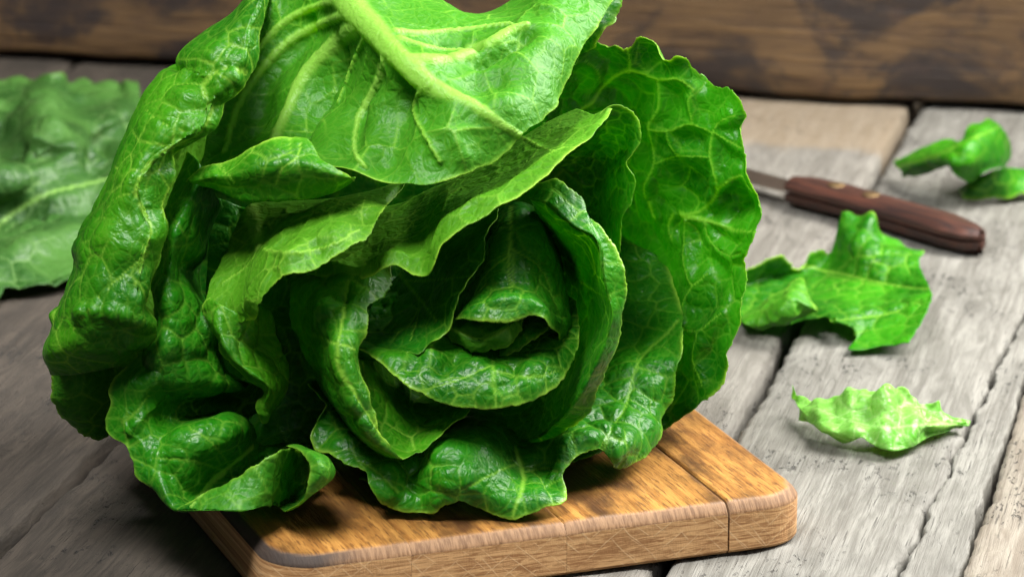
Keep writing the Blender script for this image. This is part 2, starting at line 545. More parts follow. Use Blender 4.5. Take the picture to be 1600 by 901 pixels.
def stave(a, b, g0, g1, seed):
    rng = np.random.default_rng(seed)
    w = Wave(rng, .03)
    a2, b2 = a + g0, b - g1
    t = np.linspace(0, 1, 60)
    t = (1 - np.cos(np.pi * t)) / 2 if (a == BX0 or b == BX1) else t
    xs = a2 + (b2 - a2) * t
    offs = np.array([0, .0004, .0010, .0018, .0028, .004, .006, .012, .03, .06])
    V, edge, side = [], [], []
    ring = None
    for x in xs:
        lo, hi = yrange(x)
        h = (hi - lo) / 2
        of = np.minimum(offs, h)
        ys = np.concatenate([lo + of, [(lo + hi) / 2], (hi - of)[::-1]])
        d = -rr_sdf(np.full(len(ys), x), ys)
        bev = np.where(d < .0045, (.0045 - d) ** 1.7 / .0045 ** 1.7 * .0042, 0)
        seam = min(x - a2 if g0 else 1, b2 - x if g1 else 1)
        bev = bev + max(0, .0009 - seam) * .6
        z = TH - bev + .00012 * w(np.stack([np.full(len(ys), x), ys, ys * 0], 1))
        pts = [(x, lo + .0015, .0), (x, lo, .0015), (x, lo, TH * .45), (x, lo, TH - .0046)]
        ed, sd = [0, 0, 0, .0], [1, 1, 1, 1]
        for yy, zz, dd in zip(ys, z, d):
            pts.append((x, yy, zz))
            ed.append(float(np.clip((.0042 - dd) / .0010, 0, 1)))
            sd.append(float(dd < .0004))
        pts += [(x, hi, TH - .0046), (x, hi, TH * .45), (x, hi, .0015), (x, hi - .0015, 0)]
        ed += [0, 0, 0, 0]
        sd += [1, 1, 1, 1]
        ring = len(pts)
        V += pts
        edge += ed
        side += sd
    n = len(xs)
    F = [(i * ring + j, i * ring + j + 1, (i + 1) * ring + j + 1, (i + 1) * ring + j) for i in range(n - 1) for j in range(ring - 1)]
    F = [f[::-1] for f in F]
    F += [tuple(i * ring + ring - 1 for i in (0,)) * 0 or (i * ring, (i + 1) * ring, (i + 1) * ring + ring - 1, i * ring + ring - 1) for i in range(n - 1)]
    F.append(tuple(range(ring)))
    F.append(tuple(reversed([(n - 1) * ring + j for j in range(ring)])))
    o = mesh_obj('stave', V, F, M_BOARD, board)
    set_attr(o, 'edge', edge)
    set_attr(o, 'side', side)
    o.data.set_sharp_from_angle(angle=math.radians(40))
    return o


stave(BX0, .0070, 0, .00006, 1)
stave(.0070, .0706, .00006, .00006, 2)
stave(.0706, .1390, .00006, .00045, 3)
stave(.1390, BX1, .00045, 0, 4)


# ------------------------------------------------------------------ leaves
def catmull(P, t_new):
    """interpolate points P (k,dim) at chord-length parameters t_new in 0..1"""
    d = np.maximum(np.linalg.norm(np.diff(P[:, :3], axis=0), axis=1), 1e-5) ** 0.8
    t = np.concatenate([[0], np.cumsum(d)])
    t /= t[-1]
    k = len(P)
    m = np.zeros_like(P)
    if k == 2:
        m[:] = (P[1] - P[0])
    else:
        sl_ = (P[1:] - P[:-1]) / (t[1:] - t[:-1])[:, None]
        h = t[1:] - t[:-1]
        m[1:-1] = (sl_[:-1] * h[1:, None] + sl_[1:] * h[:-1, None]) / (h[:-1] + h[1:])[:, None]
        m[0], m[-1] = sl_[0], sl_[-1]
    i = np.clip(np.searchsorted(t, t_new, side='right') - 1, 0, k - 2)
    h = (t[i + 1] - t[i])
    s = ((t_new - t[i]) / h)[:, None]
    h = h[:, None]
    return ((2 * s ** 3 - 3 * s ** 2 + 1) * P[i] + (s ** 3 - 2 * s ** 2 + s) * h * m[i]
            + (-2 * s ** 3 + 3 * s ** 2) * P[i + 1] + (s ** 3 - s ** 2) * h * m[i + 1])


def loft(rows, conv, step, crease=()):
    W_ = [conv(r) for r in rows]
    Lu = max(np.linalg.norm(np.diff(r, axis=0), axis=1).sum() for r in W_)
    nu = int(np.clip(Lu / step, 24, 420))
    tt = np.linspace(0, 1, nu)
    R = np.stack([catmull(r, tt) for r in W_])                       # k, nu, 3
    if crease:                                                       # sharpen the fold that runs along these rows
        L_ = []
        for k_ in range(len(R)):
            if k_ in crease:
                L_ += [R[k_] * .86 + R[k_ - 1] * .14, R[k_], R[k_] * .86 + R[k_ + 1] * .14]
            else:
                L_.append(R[k_])
        R = np.stack(L_)
    Lv = np.linalg.norm(np.diff(R, axis=0), axis=2).sum(0).max()
    nv = int(np.clip(Lv / step, 20, 300))
    # across the rows, parametrised by the mean spacing
    k = len(R)
    flat = R.reshape(k, -1)
    d = np.linalg.norm(np.diff(R, axis=0), axis=2).mean(1) ** 0.8
    t = np.concatenate([[0], np.cumsum(d)])
    t /= t[-1]
    m = np.zeros_like(flat)
    sl_ = (flat[1:] - flat[:-1]) / (t[1:] - t[:-1])[:, None]
    h = t[1:] - t[:-1]
    if k > 2:
        m[1:-1] = (sl_[:-1] * h[1:, None] + sl_[1:] * h[:-1, None]) / (h[:-1] + h[1:])[:, None]
    m[0], m[-1] = sl_[0], sl_[-1]
    tv = np.linspace(0, 1, nv)
    i = np.clip(np.searchsorted(t, tv, side='right') - 1, 0, k - 2)
    hh = (t[i + 1] - t[i])
    s = ((tv - t[i]) / hh)[:, None]
    hh = hh[:, None]
    P = ((2 * s ** 3 - 3 * s ** 2 + 1) * flat[i] + (s ** 3 - 2 * s ** 2 + s) * hh * m[i]
         + (-2 * s ** 3 + 3 * s ** 2) * flat[i + 1] + (s ** 3 - s ** 2) * hh * m[i + 1])
    return P.reshape(nv, nu, 3)


def normals(P):
    du = np.gradient(P, axis=1)
    dv = np.gradient(P, axis=0)
    n = np.cross(du, dv)
    return n / np.maximum(np.linalg.norm(n, axis=2, keepdims=True), 1e-9)


def two_nearest(V, S):
    f1_ = np.empty(len(V))
    f2_ = np.empty(len(V))
    s2 = (S ** 2).sum(1)
    for a in range(0, len(V), 8000):
        v = V[a:a + 8000]
        d = (v ** 2).sum(1)[:, None] + s2[None] - 2 * v @ S.T
        q = np.partition(d, 1, axis=1)[:, :2]
        q = np.sqrt(np.maximum(q, 0))
        f1_[a:a + 8000], f2_[a:a + 8000] = q[:, 0], q[:, 1]
    return f1_, f2_


def darts(V, cell, rng):
    out = np.empty((0, 3))
    for i in rng.permutation(len(V))[:2600]:
        p = V[i]
        if len(out) == 0 or ((out - p) ** 2).sum(1).min() > (cell * .72) ** 2:
            out = np.vstack([out, p])
    return out


def leaf_patch(rows, seed, side=1, conv=at_depth, cell=15, bump=2.0, ruffle=1.5, rufwl=22, veins=(), step=.8,
               floor=.0222, rimw=1.15, jag=1.25, thick=.45, folds=(), ribs=(), crease=(), vnet=.75, pocket=0):
    """one sheet of leaf: rows run along the margin (row 0 is the margin) and step inward; returns V, F, attributes"""
    rng = np.random.default_rng(seed)
    P = loft(rows, conv, step / 1000, crease)
    nv, nu, _ = P.shape
    N = normals(P)
    mid_ = P[nv // 3:, :, :].reshape(-1, 3)
    toward = C0 - mid_
    if (N[nv // 3:].reshape(-1, 3) * toward).sum() < 0:
        N = -N
    flipped = (N[nv // 2, nu // 2] @ np.cross(np.gradient(P, axis=1)[nv // 2, nu // 2], np.gradient(P, axis=0)[nv // 2, nu // 2])) < 0
    flat0 = P.reshape(-1, 3).copy()
    px0 = project(flat0)
    for pts, wd0, hg in folds:                                       # broad ridges (+) and dents (-)
        q = np.array(pts, float) if len(pts) > 1 else np.array([pts[0], pts[0]], float) + [[0, 0], [1, 1]]
        tq = np.linspace(0, len(q) - 1, int(np.clip(np.linalg.norm(np.diff(q, axis=0), axis=1).sum() / 3.5, 8, 160)))
        q = np.stack([np.interp(tq, np.arange(len(q)), q[:, c]) for c in (0, 1)], 1)
        best = np.full(len(flat0), 9.0)
        for c in q:
            k3 = flat0[np.argmin(((px0 - c) ** 2).sum(1))]
            best = np.minimum(best, np.linalg.norm(flat0 - k3, axis=1) * 1000 / wd0)
        P = P + N * (np.exp(-best ** 2) * hg / 1000).reshape(nv, nu, 1)
    if len(folds):
        N2 = normals(P)
        N = N2 * np.sign((N2 * N).sum(2, keepdims=True) + 1e-9)
    N = N * side                                                     # N now leaves the upper face of the leaf
    base = P.reshape(-1, 3).copy()
    n_ = N.reshape(-1, 3)
    # distance from the margin, in mm, following the columns
    seg = np.linalg.norm(np.diff(P, axis=0), axis=2)
    rimd = np.concatenate([np.zeros((1, nu)), np.cumsum(seg, 0)]).ravel() * 1000
    # ragged, ruffled margin
    w1, w2, w3 = Wave(rng, rufwl / 1000), Wave(rng, .009), Wave(rng, .0035)
    near = np.exp(-rimd / 11)
    inward = np.zeros_like(P)
    inward[:-1] = P[1:] - P[:-1]
    inward[-1] = inward[-2]
    inward /= np.maximum(np.linalg.norm(inward, axis=2, keepdims=True), 1e-9)
    iw = np.repeat(inward[:1], nv, 0).reshape(-1, 3)
    e0 = np.repeat(P[:1], nv, 0).reshape(-1, 3)
    jagv = (w2(e0) * .55 + np.abs(w3(e0)) * .5) * jag / 1000
    D = n_ * (w1(base) * ruffle / 1000 * near)[:, None] + iw * (jagv * np.exp(-rimd / 3.5))[:, None]
    # blisters between veins, at two sizes
    wa_, wb_ = Wave(rng, .03), Wave(rng, .03)
    warp = base + n_ * 0
    warp = warp + np.stack([wa_(base), wb_(base), wa_(base[:, [1, 2, 0]])], 1) * cell * .00010
    S1 = darts(base, cell / 1000, rng)
    a1, a2 = two_nearest(warp, S1)
    e1 = (a2 - a1) * 1000
    S2 = darts(base, cell * .42 / 1000, rng)
    b1, b2 = two_nearest(warp, S2)
    e2 = (b2 - b1) * 1000
    pil1 = 1 - np.exp(-(e1 / (cell * .50)) ** 1.05)
    pil2 = 1 - np.exp(-(e2 / (cell * .22)) ** 1.3)
    amp = np.clip(.55 + .55 * Wave(rng, .06)(base), .08, 1.35)
    fade = 1 - .55 * np.exp(-rimd / 6)
    vw = np.clip(.55 + .4 * Wave(rng, .04)(base), .12, 1)
    vein = vnet * np.maximum(np.exp(-(e1 / .75) ** 2) * vw, .30 * np.exp(-(e2 / .6) ** 2) * vw)
    rib = np.zeros(len(base))
    ribh = np.zeros(len(base))
    px = project(base)
    flat_bump = np.ones(len(base))
    dmin = np.full(len(base), 99.0)
    for pts, w0, w1_, hgt in list(veins) + list(ribs):
        nq = int(np.clip(np.linalg.norm(np.diff(np.array(pts, float), axis=0), axis=1).sum() / 2.2, 20, 200))
        q = catmull(np.array([(a, b, 0) for a, b in pts], float), np.linspace(0, 1, nq))[:, :2]
        idx = np.array([np.argmin(((px - c) ** 2).sum(1)) for c in q])
        q3 = base[idx]
        sc_w = .62 if w0 < 3.2 else 1.0
        wd_ = np.linspace(w0, w1_, nq) * sc_w
        best = np.full(len(base), 9.0)
        for a in range(nq):
            dd = np.linalg.norm(base - q3[a], axis=1) * 1000 / wd_[a]
            best = np.minimum(best, dd)
            dmin = np.minimum(dmin, dd * wd_[a])
        pr_ = np.exp(-best ** 3 * 1.1)
        hw = hgt * (w0 + w1_) / 2
        ribh = np.maximum(ribh, pr_ * hw)
        vein = np.maximum(vein, pr_ * min(1, .45 + w0 * .22))
        if (w0 + w1_) / 2 > 1.8:
            rib = np.maximum(rib, np.exp(-(best * 1.0) ** 4))
        flat_bump = np.minimum(flat_bump, 1 - .9 * np.exp(-(best / 2.2) ** 2))
    D = D + n_ * ((pil1 * bump * amp + pil2 * bump * .22 * amp) * fade * flat_bump / 1000)[:, None]
    D = D + n_ * ((Wave(rng, .045)(base)) * bump * .35 / 1000)[:, None]
    if pocket:
        D = D + n_ * (pocket / 1000 * (1 - np.exp(-(dmin / 5.0) ** 1.4)) * (1 - np.exp(-rimd / 5)))[:, None]
    Q = base + D
    th = thick / 1000 * (1 - .5 * np.exp(-rimd / 2.0))
    A = Q
    B = Q - n_ * (th + ribh / 1000)[:, None]
    for X in (A, B):
        lift = np.maximum(floor + (.0006 if X is A else 0) - X[:, 2], 0)
        X[:, 2] += lift
    idx = np.arange(nv * nu).reshape(nv, nu)
    fa = np.stack([idx[:-1, :-1], idx[:-1, 1:], idx[1:, 1:], idx[1:, :-1]], -1).reshape(-1, 4)
    g = Q.reshape(nv, nu, 3)
    if flipped ^ (side < 0):
        fa = fa[:, ::-1]
    nA_ = nv * nu
    ring = np.concatenate([idx[0, :-1], idx[:-1, -1], idx[-1, :0:-1], idx[:0:-1, 0]])
    nxt = np.roll(ring, -1)
    fr_ = np.stack([ring, nxt, nxt + nA_, ring + nA_], -1)
    if not (flipped ^ (side < 0)):
        fr_ = fr_[:, ::-1]
    F = np.concatenate([fa, fa[:, ::-1] + nA_, fr_])
    rimm = np.exp(-(rimd / rimw) ** 1.5) * np.clip(.6 + .45 * Wave(rng, .018)(e0), .15, 1)
    V = np.concatenate([A, B])
    att = dict(vein=np.tile(vein, 2), rim=np.tile(rimm, 2), rib=np.concatenate([rib * .55, rib]),
               under=np.concatenate([np.zeros(nA_), np.ones(nA_)]))
    return V, F, att


def leaf(name, patches, parent=None, mat=None, label=None):
    Vs, Fs, at = [], [], {}
    off = 0
    for V, F, a in patches:
        Vs.append(V)
        Fs.append(F + off)
        off += len(V)
        for k, v in a.items():
            at.setdefault(k, []).append(v)
    o = grid_mesh(name, np.concatenate(Vs), np.concatenate(Fs), mat or M_LEAF, parent)
    for k, v in at.items():
        set_attr(o, k, np.concatenate(v))
    if label:
        o['label'] = label
    return o


head = empty('lettuce', (0, 1.44, .0216))
tag(head, 'big glossy green lettuce head lying on the wooden chopping board', 'lettuce')


def hleaf(label, *patches, mat=None):
    o = leaf('leaf', patches, None, mat, label)
    o.parent = head
    o.matrix_parent_inverse = Matrix.Translation(-Vector(head.location))
    return o


def Z(d, *pts):                           # give a row one depth, points may carry their own
    return [(p[0], p[1], p[2] if len(p) > 2 else d) for p in pts]


def pleats(w, h, *lines):                 # alternating ridges and troughs across a sheet
    return [(list(l), w, h if i % 2 == 0 else -h) for i, l in enumerate(lines)]


# deep cup of outer leaves that closes the head behind the visible ones
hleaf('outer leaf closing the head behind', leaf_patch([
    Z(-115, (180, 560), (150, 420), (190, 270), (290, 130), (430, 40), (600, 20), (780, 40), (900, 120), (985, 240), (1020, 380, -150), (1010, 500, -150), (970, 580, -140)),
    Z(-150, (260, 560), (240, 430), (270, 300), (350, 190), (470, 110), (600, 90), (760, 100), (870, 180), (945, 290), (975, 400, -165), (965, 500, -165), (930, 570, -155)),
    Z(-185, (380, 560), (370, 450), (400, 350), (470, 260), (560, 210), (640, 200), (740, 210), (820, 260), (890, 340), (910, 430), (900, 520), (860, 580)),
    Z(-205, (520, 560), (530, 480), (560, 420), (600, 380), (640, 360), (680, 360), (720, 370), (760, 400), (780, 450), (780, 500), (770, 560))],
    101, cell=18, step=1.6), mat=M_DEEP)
hleaf('lower outer leaf lying under the head', leaf_patch([
    Z(-40, (560, 755, -20), (640, 765, -20), (740, 765, -20), (850, 740, -35), (960, 690, -65), (1030, 620, -90)),
    Z(-70, (570, 700, -60), (640, 702, -60), (740, 700, -62), (830, 680, -75), (920, 640, -95), (980, 590, -110)),
    Z(-110, (590, 630), (650, 632), (720, 630), (800, 610), (870, 580), (920, 540)),
    Z(-150, (610, 550), (650, 552), (700, 550), (760, 540), (800, 520))],
    102, cell=18, step=1.6), mat=M_DEEP)

# R: right outer cup
hleaf('broad cupped leaf with lit rim on the right', leaf_patch([
    [(868, 140, -70), (890, 100, -74), (916, 79, -76), (945, 70, -74), (961, 68, -72), (979, 76, -76), (994, 62, -70), (1016, 63, -68), (1036, 90, -70), (1066, 89, -64), (1105, 127, -70), (1133, 137, -60), (1161, 159, -58), (1163, 184, -62), (1166, 223, -62), (1177, 262, -60), (1188, 334, -62), (1180, 384, -66), (1166, 401, -72), (1163, 456, -70), (1150, 523, -72), (1143, 560, -76), (1138, 590, -80), (1100, 628, -88), (1060, 656, -90), (1020, 690, -85)],
    [(860, 170, -90), (905, 125, -88), (960, 110, -84), (1010, 115, -80), (1060, 135, -74), (1105, 170, -70), (1130, 220, -68), (1138, 280, -70), (1140, 345, -84), (1130, 400, -80), (1125, 460, -80), (1110, 530, -84), (1090, 580, -90), (1050, 625, -96), (1010, 650, -95)],
    [(850, 200, -104), (900, 170, -102), (950, 165, -100), (1000, 180, -92), (1040, 220, -86), (1070, 280, -86), (1085, 340, -100), (1080, 400, -98), (1070, 480, -100), (1040, 560, -104), (1000, 620, -106)],
    [(840, 240, -118), (890, 230, -116), (935, 250, -112), (975, 290, -108), (1000, 350, -116), (1005, 430, -118), (985, 520, -118), (940, 590, -120)],
    [(830, 290, -135), (870, 300, -135), (905, 330, -135), (925, 380, -138), (925, 450, -138), (905, 530, -138), (880, 580, -138)]],
    1, cell=13, bump=2.6, ruffle=2.0, rufwl=14, rimw=1.15,
    folds=[([(1050, 275)], 9, -5), ([(1000, 235)], 7, -4), ([(1085, 160)], 9, 3), ([(1145, 310)], 6, -3), ([(950, 150)], 7, -4), ([(1130, 352), (1075, 342)], 4, 3), ([(1110, 420)], 9, -4), ([(1100, 540)], 8, 3)],
    vnet=.45, pocket=-5.0,
    veins=[([(1184, 362), (1150, 360), (1110, 346), (1085, 340), (1061, 336)], 0.87, 2.60, .4),
           ([(861, 190), (927, 157), (939, 140), (983, 115), (1027, 126), (1061, 123), (1083, 140)], 1.61, 0.87, .4), ([(983, 118), (980, 76)], 0.93, 0.62, .4), ([(939, 140), (933, 112), (916, 101)], 0.87, 0.56, .4),
           ([(1025, 126), (1027, 168), (1011, 201), (1039, 205), (1083, 193), (1116, 206), (1161, 231)], 0.99, 0.74, .4), ([(1116, 206), (1111, 245), (1119, 279), (1121, 298), (1094, 329), (1061, 337)], 0.93, 1.36, .4),
           ([(1121, 295), (1145, 278), (1161, 273), (1177, 297)], 1.18, 0.74, .4), ([(1011, 201), (1020, 256), (1005, 295), (1006, 312)], 0.81, 0.68, .4), ([(1022, 256), (1061, 243), (1105, 245)], 0.74, 0.56, .4),
           ([(1116, 206), (1127, 190), (1150, 179)], 0.74, 0.56, .4), ([(1069, 345), (1069, 417), (1083, 445), (1105, 428)], 0.87, 0.56, .4), ([(1100, 345), (1112, 380), (1140, 400), (1160, 395)], 0.81, 0.56, .4),
           ([(1083, 445), (1066, 480), (1066, 512), (1090, 517), (1125, 490)], 0.74, 0.50, .4), ([(1090, 517), (1080, 560), (1095, 600)], 0.74, 0.50, .4), ([(1050, 337), (1042, 355), (1047, 375)], 1.12, 0.50, .4), ([(1010, 320), (1020, 345)], 1.36, 0.62, .4),
           ([(1083, 193), (1075, 160), (1083, 140)], 0.68, 0.50, .4), ([(1039, 205), (1048, 228), (1061, 243)], 0.62, 0.43, .4)]))

# L: left outer leaf, back side out, margin rolled in
hleaf('long crinkled left leaf with rolled margin', leaf_patch([
    [(425, -20, 0), (418, 10, 2), (404, 50, 6), (401, 94, 10), (384, 126, 12), (352, 158, 12), (334, 200, 14), (302, 224, 14), (276, 242, 14), (273, 277, 16), (260, 316, 18), (259, 355, 20), (248, 400, 22), (238, 444, 22), (235, 489, 20), (237, 521, 14), (218, 546, 8), (208, 574, -2)],
    [(412, -20, 8), (404, 10, 10), (388, 45, 15), (380, 90, 20), (364, 118, 22), (336, 150, 23), (316, 195, 25), (276, 224, 26), (240, 252, 28), (217, 290, 29), (226, 325, 30), (236, 360, 31), (226, 400, 32), (218, 444, 32), (215, 489, 30), (212, 521, 23), (190, 546, 16), (180, 574, 4)],
    [(398, -20, 4), (378, 20, 8), (348, 58, 13), (322, 92, 17), (312, 120, 12), (284, 150, 20), (252, 200, 23), (218, 245, 25), (192, 295, 27), (178, 345, 28), (168, 400, 29), (155, 450, 29), (142, 500, 28), (130, 540, 22), (128, 565, 12), (126, 585, 2)],
    [(386, -6, -6), (364, 20, -4), (328, 48, -2), (286, 92, 2), (288, 113, 0), (267, 113, 2), (244, 137, 4), (217, 182, 7), (188, 243, 10), (166, 302, 13), (138, 357, 15), (124, 390, 16), (124, 424, 16), (105, 468, 16), (93, 501, 14), (74, 554, 7), (84, 586, -4)],
    [(382, -4, -16), (360, 21, -15), (321, 49, -13), (278, 94, -9), (280, 113, -10), (261, 111, -10), (238, 133, -8), (210, 178, -6), (182, 239, -3), (160, 300, -1), (132, 355, 0), (118, 388, 1), (118, 422, 1), (99, 466, 0), (87, 499, -2), (67, 554, -8), (79, 586, -14)],
    [(405, 0, -60), (385, 40, -60), (345, 80, -58), (305, 130, -56), (265, 170, -56), (230, 230, -54), (205, 300, -54), (180, 360, -54), (165, 420, -54), (145, 480, -54), (125, 540, -52), (115, 575, -46)],
    [(450, 0, -115), (430, 60, -118), (400, 120, -120), (365, 175, -122), (335, 230, -122), (305, 300, -122), (285, 360, -122), (272, 420, -120), (258, 480, -118), (245, 530, -112), (235, 565, -100)]],
    2, side=-1, cell=15, crease=(1, 4), bump=1.7, ruffle=1.0, floor=.002,
    folds=[([(280, 115), (325, 121), (360, 124)], 4, -3), ([(90, 495), (150, 484), (200, 494), (233, 507)], 3, -3)]
    + [([(330, 165), (312, 203), (270, 228), (232, 260), (216, 298), (228, 330), (238, 358), (228, 400), (215, 450)], 3.4, 1.3)]
    + pleats(3.6, .8, [(355, 158), (310, 170), (262, 160)], [(330, 200), (280, 205), (225, 190)], [(275, 235), (235, 240), (205, 225)], [(272, 280), (215, 285), (178, 270)],
             [(258, 325), (220, 335), (158, 320)], [(255, 360), (205, 385), (145, 365)], [(245, 405), (190, 425), (130, 400)], [(236, 445), (180, 470), (118, 440)],
             [(233, 480), (170, 520), (95, 515)], [(225, 530), (160, 548), (85, 550)]),
    veins=[([(383, 112), (350, 108), (318, 140), (330, 170), (310, 205), (270, 228), (228, 262), (212, 300), (225, 330), (236, 355), (225, 400), (210, 450)], 1.9, 1.2, .5),
           ([(212, 300), (180, 310), (150, 345)], .9, .6, .3), ([(228, 400), (190, 430), (150, 470), (110, 520)], 1.1, .6, .3), ([(300, 210), (250, 190), (225, 170)], .9, .6, .3)]), mat=M_YELLOW)
hleaf('shaded lower lobe of the left leaf', leaf_patch([
    [(70, 545, -30), (80, 590, -34), (83, 633, -40), (96, 656, -46), (124, 676, -52), (163, 683, -58), (205, 672, -60), (240, 650, -60), (285, 640, -62)],
    [(100, 540, -25), (110, 585, -28), (118, 620, -32), (135, 640, -38), (160, 650, -46), (195, 645, -55), (230, 630, -60), (280, 610, -64)],
    [(150, 540, -28), (155, 570, -32), (165, 595, -36), (180, 610, -42), (200, 610, -50), (235, 600, -60), (280, 580, -66)],
    [(210, 535, -45), (210, 550, -46), (215, 565, -50), (225, 570, -55), (240, 565, -62), (280, 550, -68)]],
    3, side=-1, cell=17, bump=1.6, floor=.002), mat=M_DEEP)
# L2: strip folded inside the left leaf
hleaf('dark twisted leaf inside the left leaf', leaf_patch([
    [(290, 235, -20), (275, 290, -14), (252, 350, -8), (248, 400, -4), (244, 430, -4), (238, 480, -2), (225, 530, -2), (205, 570, -6), (210, 605, -10), (230, 625, -20)],
    [(315, 260, -4), (300, 310, 2), (276, 360, 10), (266, 408, 10), (262, 435, 10), (266, 480, 14), (262, 530, 14), (250, 570, 12), (256, 600, 8), (280, 622, -4)],
    [(338, 308, -20), (314, 350, -8), (300, 388, -2), (279, 414, 0), (284, 442, 2), (305, 484, 4), (314, 515, 4), (312, 560, 4), (322, 590, 4), (352, 612, -8)],
    [(345, 312, -60), (335, 350, -60), (320, 400, -55), (310, 430, -55), (318, 470, -55), (340, 520, -55), (350, 570, -50), (370, 590, -40), (385, 605, -40)]],
    4, side=1, cell=14, bump=1.6, ruffle=1.2, floor=.01, folds=pleats(3.5, .7, [(250, 350), (300, 370)], [(245, 400), (290, 410)], [(242, 450), (295, 455)], [(240, 500), (312, 505)], [(232, 540), (312, 545)], [(228, 580), (318, 590)])), mat=M_DEEP)

# T2 behind T on the right
hleaf('leaf edge behind the topmost leaf', leaf_patch([
    [(985, -40, -70), (974, 0, -66), (962, 30, -64), (945, 48, -62), (932, 74, -66), (912, 84, -70)],
    [(960, -40, -72), (950, 0, -68), (938, 25, -66), (922, 50, -66), (905, 75, -70), (895, 90, -74)],
    [(900, -30, -90), (890, 10, -88), (875, 50, -88), (865, 90, -90), (860, 110, -92)]], 5, cell=13))

# T: top leaf, back side to the camera, thick midrib
hleaf('broad top leaf seen from its pale back with thick midrib', leaf_patch([
    [(300, 285, -40), (335, 270, -36), (380, 262, -26), (430, 262, -8), (487, 252, 8), (541, 267, 20), (597, 278, 28), (634, 286, 32), (671, 289, 34), (699, 283, 33), (746, 267, 30), (793, 239, 26), (813, 213, 24), (853, 183, 14), (886, 131, -4), (909, 80, -20), (932, 47, -30), (958, 0, -42), (980, -40, -52)],
    [(315, 240, -56), (350, 225, -58), (395, 215, -54), (440, 215, -38), (490, 220, -14), (540, 230, 10), (590, 236, 20), (634, 240, 26), (680, 238, 30), (715, 228, 30), (755, 210, 28), (800, 185, 24), (835, 145, 14), (860, 100, 0), (885, 55, -16), (905, 15, -30), (930, -40, -48)],
    [(335, 180, -72), (370, 165, -76), (410, 150, -72), (455, 150, -60), (500, 158, -44), (545, 165, -24), (590, 165, 0), (630, 168, 10), (670, 165, 20), (705, 155, 24), (745, 140, 18), (780, 115, 12), (810, 85, 4), (840, 50, -10), (865, 10, -24), (890, -40, -44)],
    [(365, 100, -82), (400, 90, -84), (440, 80, -80), (480, 80, -68), (520, 85, -50), (560, 88, -26), (600, 85, 4), (630, 85, 12), (660, 85, 10), (700, 75, -4), (740, 65, -10), (785, 50, -14), (820, 25, -22), (850, -5, -32), (870, -40, -46)],
    [(392, 20, -88), (425, 10, -90), (460, 5, -84), (500, 0, -64), (530, 0, -34), (555, 0, -26), (585, 5, -24), (620, 12, -32), (660, 15, -38), (700, 20, -42), (722, 24, -44), (760, 24, -44), (800, 15, -44), (835, 0, -46), (850, -30, -50)],
    [(410, -60, -90), (450, -60, -86), (490, -60, -74), (525, -60, -60), (550, -60, -58), (580, -50, -62), (620, -30, -70), (660, -15, -74), (700, 5, -72), (730, 20, -70), (765, 20, -68), (800, 8, -66), (830, -15, -64)]],
    6, side=-1, cell=19, bump=2.2, ruffle=1.0, jag=.6,
    folds=[([(530, 90), (485, 165), (445, 240)], 8, -9), ([(470, 50), (410, 120), (385, 200)], 8, -8), ([(585, 115), (560, 170), (540, 225)], 6, -6), ([(630, 150), (615, 200), (600, 245)], 7, -6), ([(700, 64), (738, 66)], 4.5, -8), ([(750, 90), (790, 72), (818, 55)], 5, -7), ([(790, 165)], 9, 5), ([(765, 130)], 7, -4), ([(730, 245)], 6, 3), ([(860, 70)], 9, 3), ([(700, 210)], 10, 4)],
    ribs=[([(528, -40), (545, 5), (580, 45), (620, 90), (668, 132)], 6.0, 3.4, .42)],
    veins=[([(668, 132), (720, 155), (770, 185), (812, 212)], 3.3, 1.1, .42),
           ([(668, 132), (650, 160), (655, 190), (672, 225), (688, 252)], 2.03, 1.08, .5),
           ([(600, 85), (595, 120), (575, 160), (558, 200), (556, 240), (570, 262)], 2.90, 1.22, .5),
           ([(560, 40), (500, 90), (465, 140), (440, 190), (428, 225)], 3.48, 1.89, .5),
           ([(545, 20), (460, 60), (400, 120), (370, 170), (352, 240)], 3.19, 1.76, .5),
           ([(530, 0), (470, 20), (420, 60), (380, 110)], 2.61, 1.35, .5),
           ([(575, 50), (550, 110), (530, 160)], 2.17, 1.08, .5),
           ([(620, 50), (680, 48), (740, 45), (800, 40)], 2.90, 1.22, .5),
           ([(625, 60), (680, 75), (740, 82)], 2.61, 1.08, .5),
           ([(640, 95), (700, 92), (760, 72), (800, 48), (822, 40)], 3.33, 1.62, .5)]))
# F: turned-up flap under T
hleaf('bright turned-up flap below the topmost leaf', leaf_patch([
    [(289, 283, 4), (318, 262, 10), (350, 252, 14), (395, 230, 20), (443, 215, 22), (480, 217, 22), (493, 233, 26), (503, 248, 30), (530, 265, 30), (556, 279, 24)],
    [(300, 284, 10), (330, 276, 18), (365, 272, 24), (405, 262, 30), (445, 256, 32), (480, 258, 33), (505, 268, 34), (535, 277, 30), (556, 281, 24)],
    [(310, 288, 4), (335, 294, 12), (372, 311, 18), (413, 312, 22), (450, 311, 24), (484, 310, 24), (525, 300, 22), (556, 283, 16)],
    [(325, 285, -30), (350, 285, -30), (390, 290, -30), (430, 290, -30), (480, 290, -30), (520, 285, -25), (550, 280, -20)]],
    7, side=-1, cell=14, crease=(2,), bump=1.6, ruffle=.6, jag=.6,
    veins=[([(430, 292), (440, 265), (465, 245), (470, 225)], 1.0, .6, .3), ([(345, 255), (360, 280), (375, 300)], .9, .5, .3)]), mat=M_YELLOW)

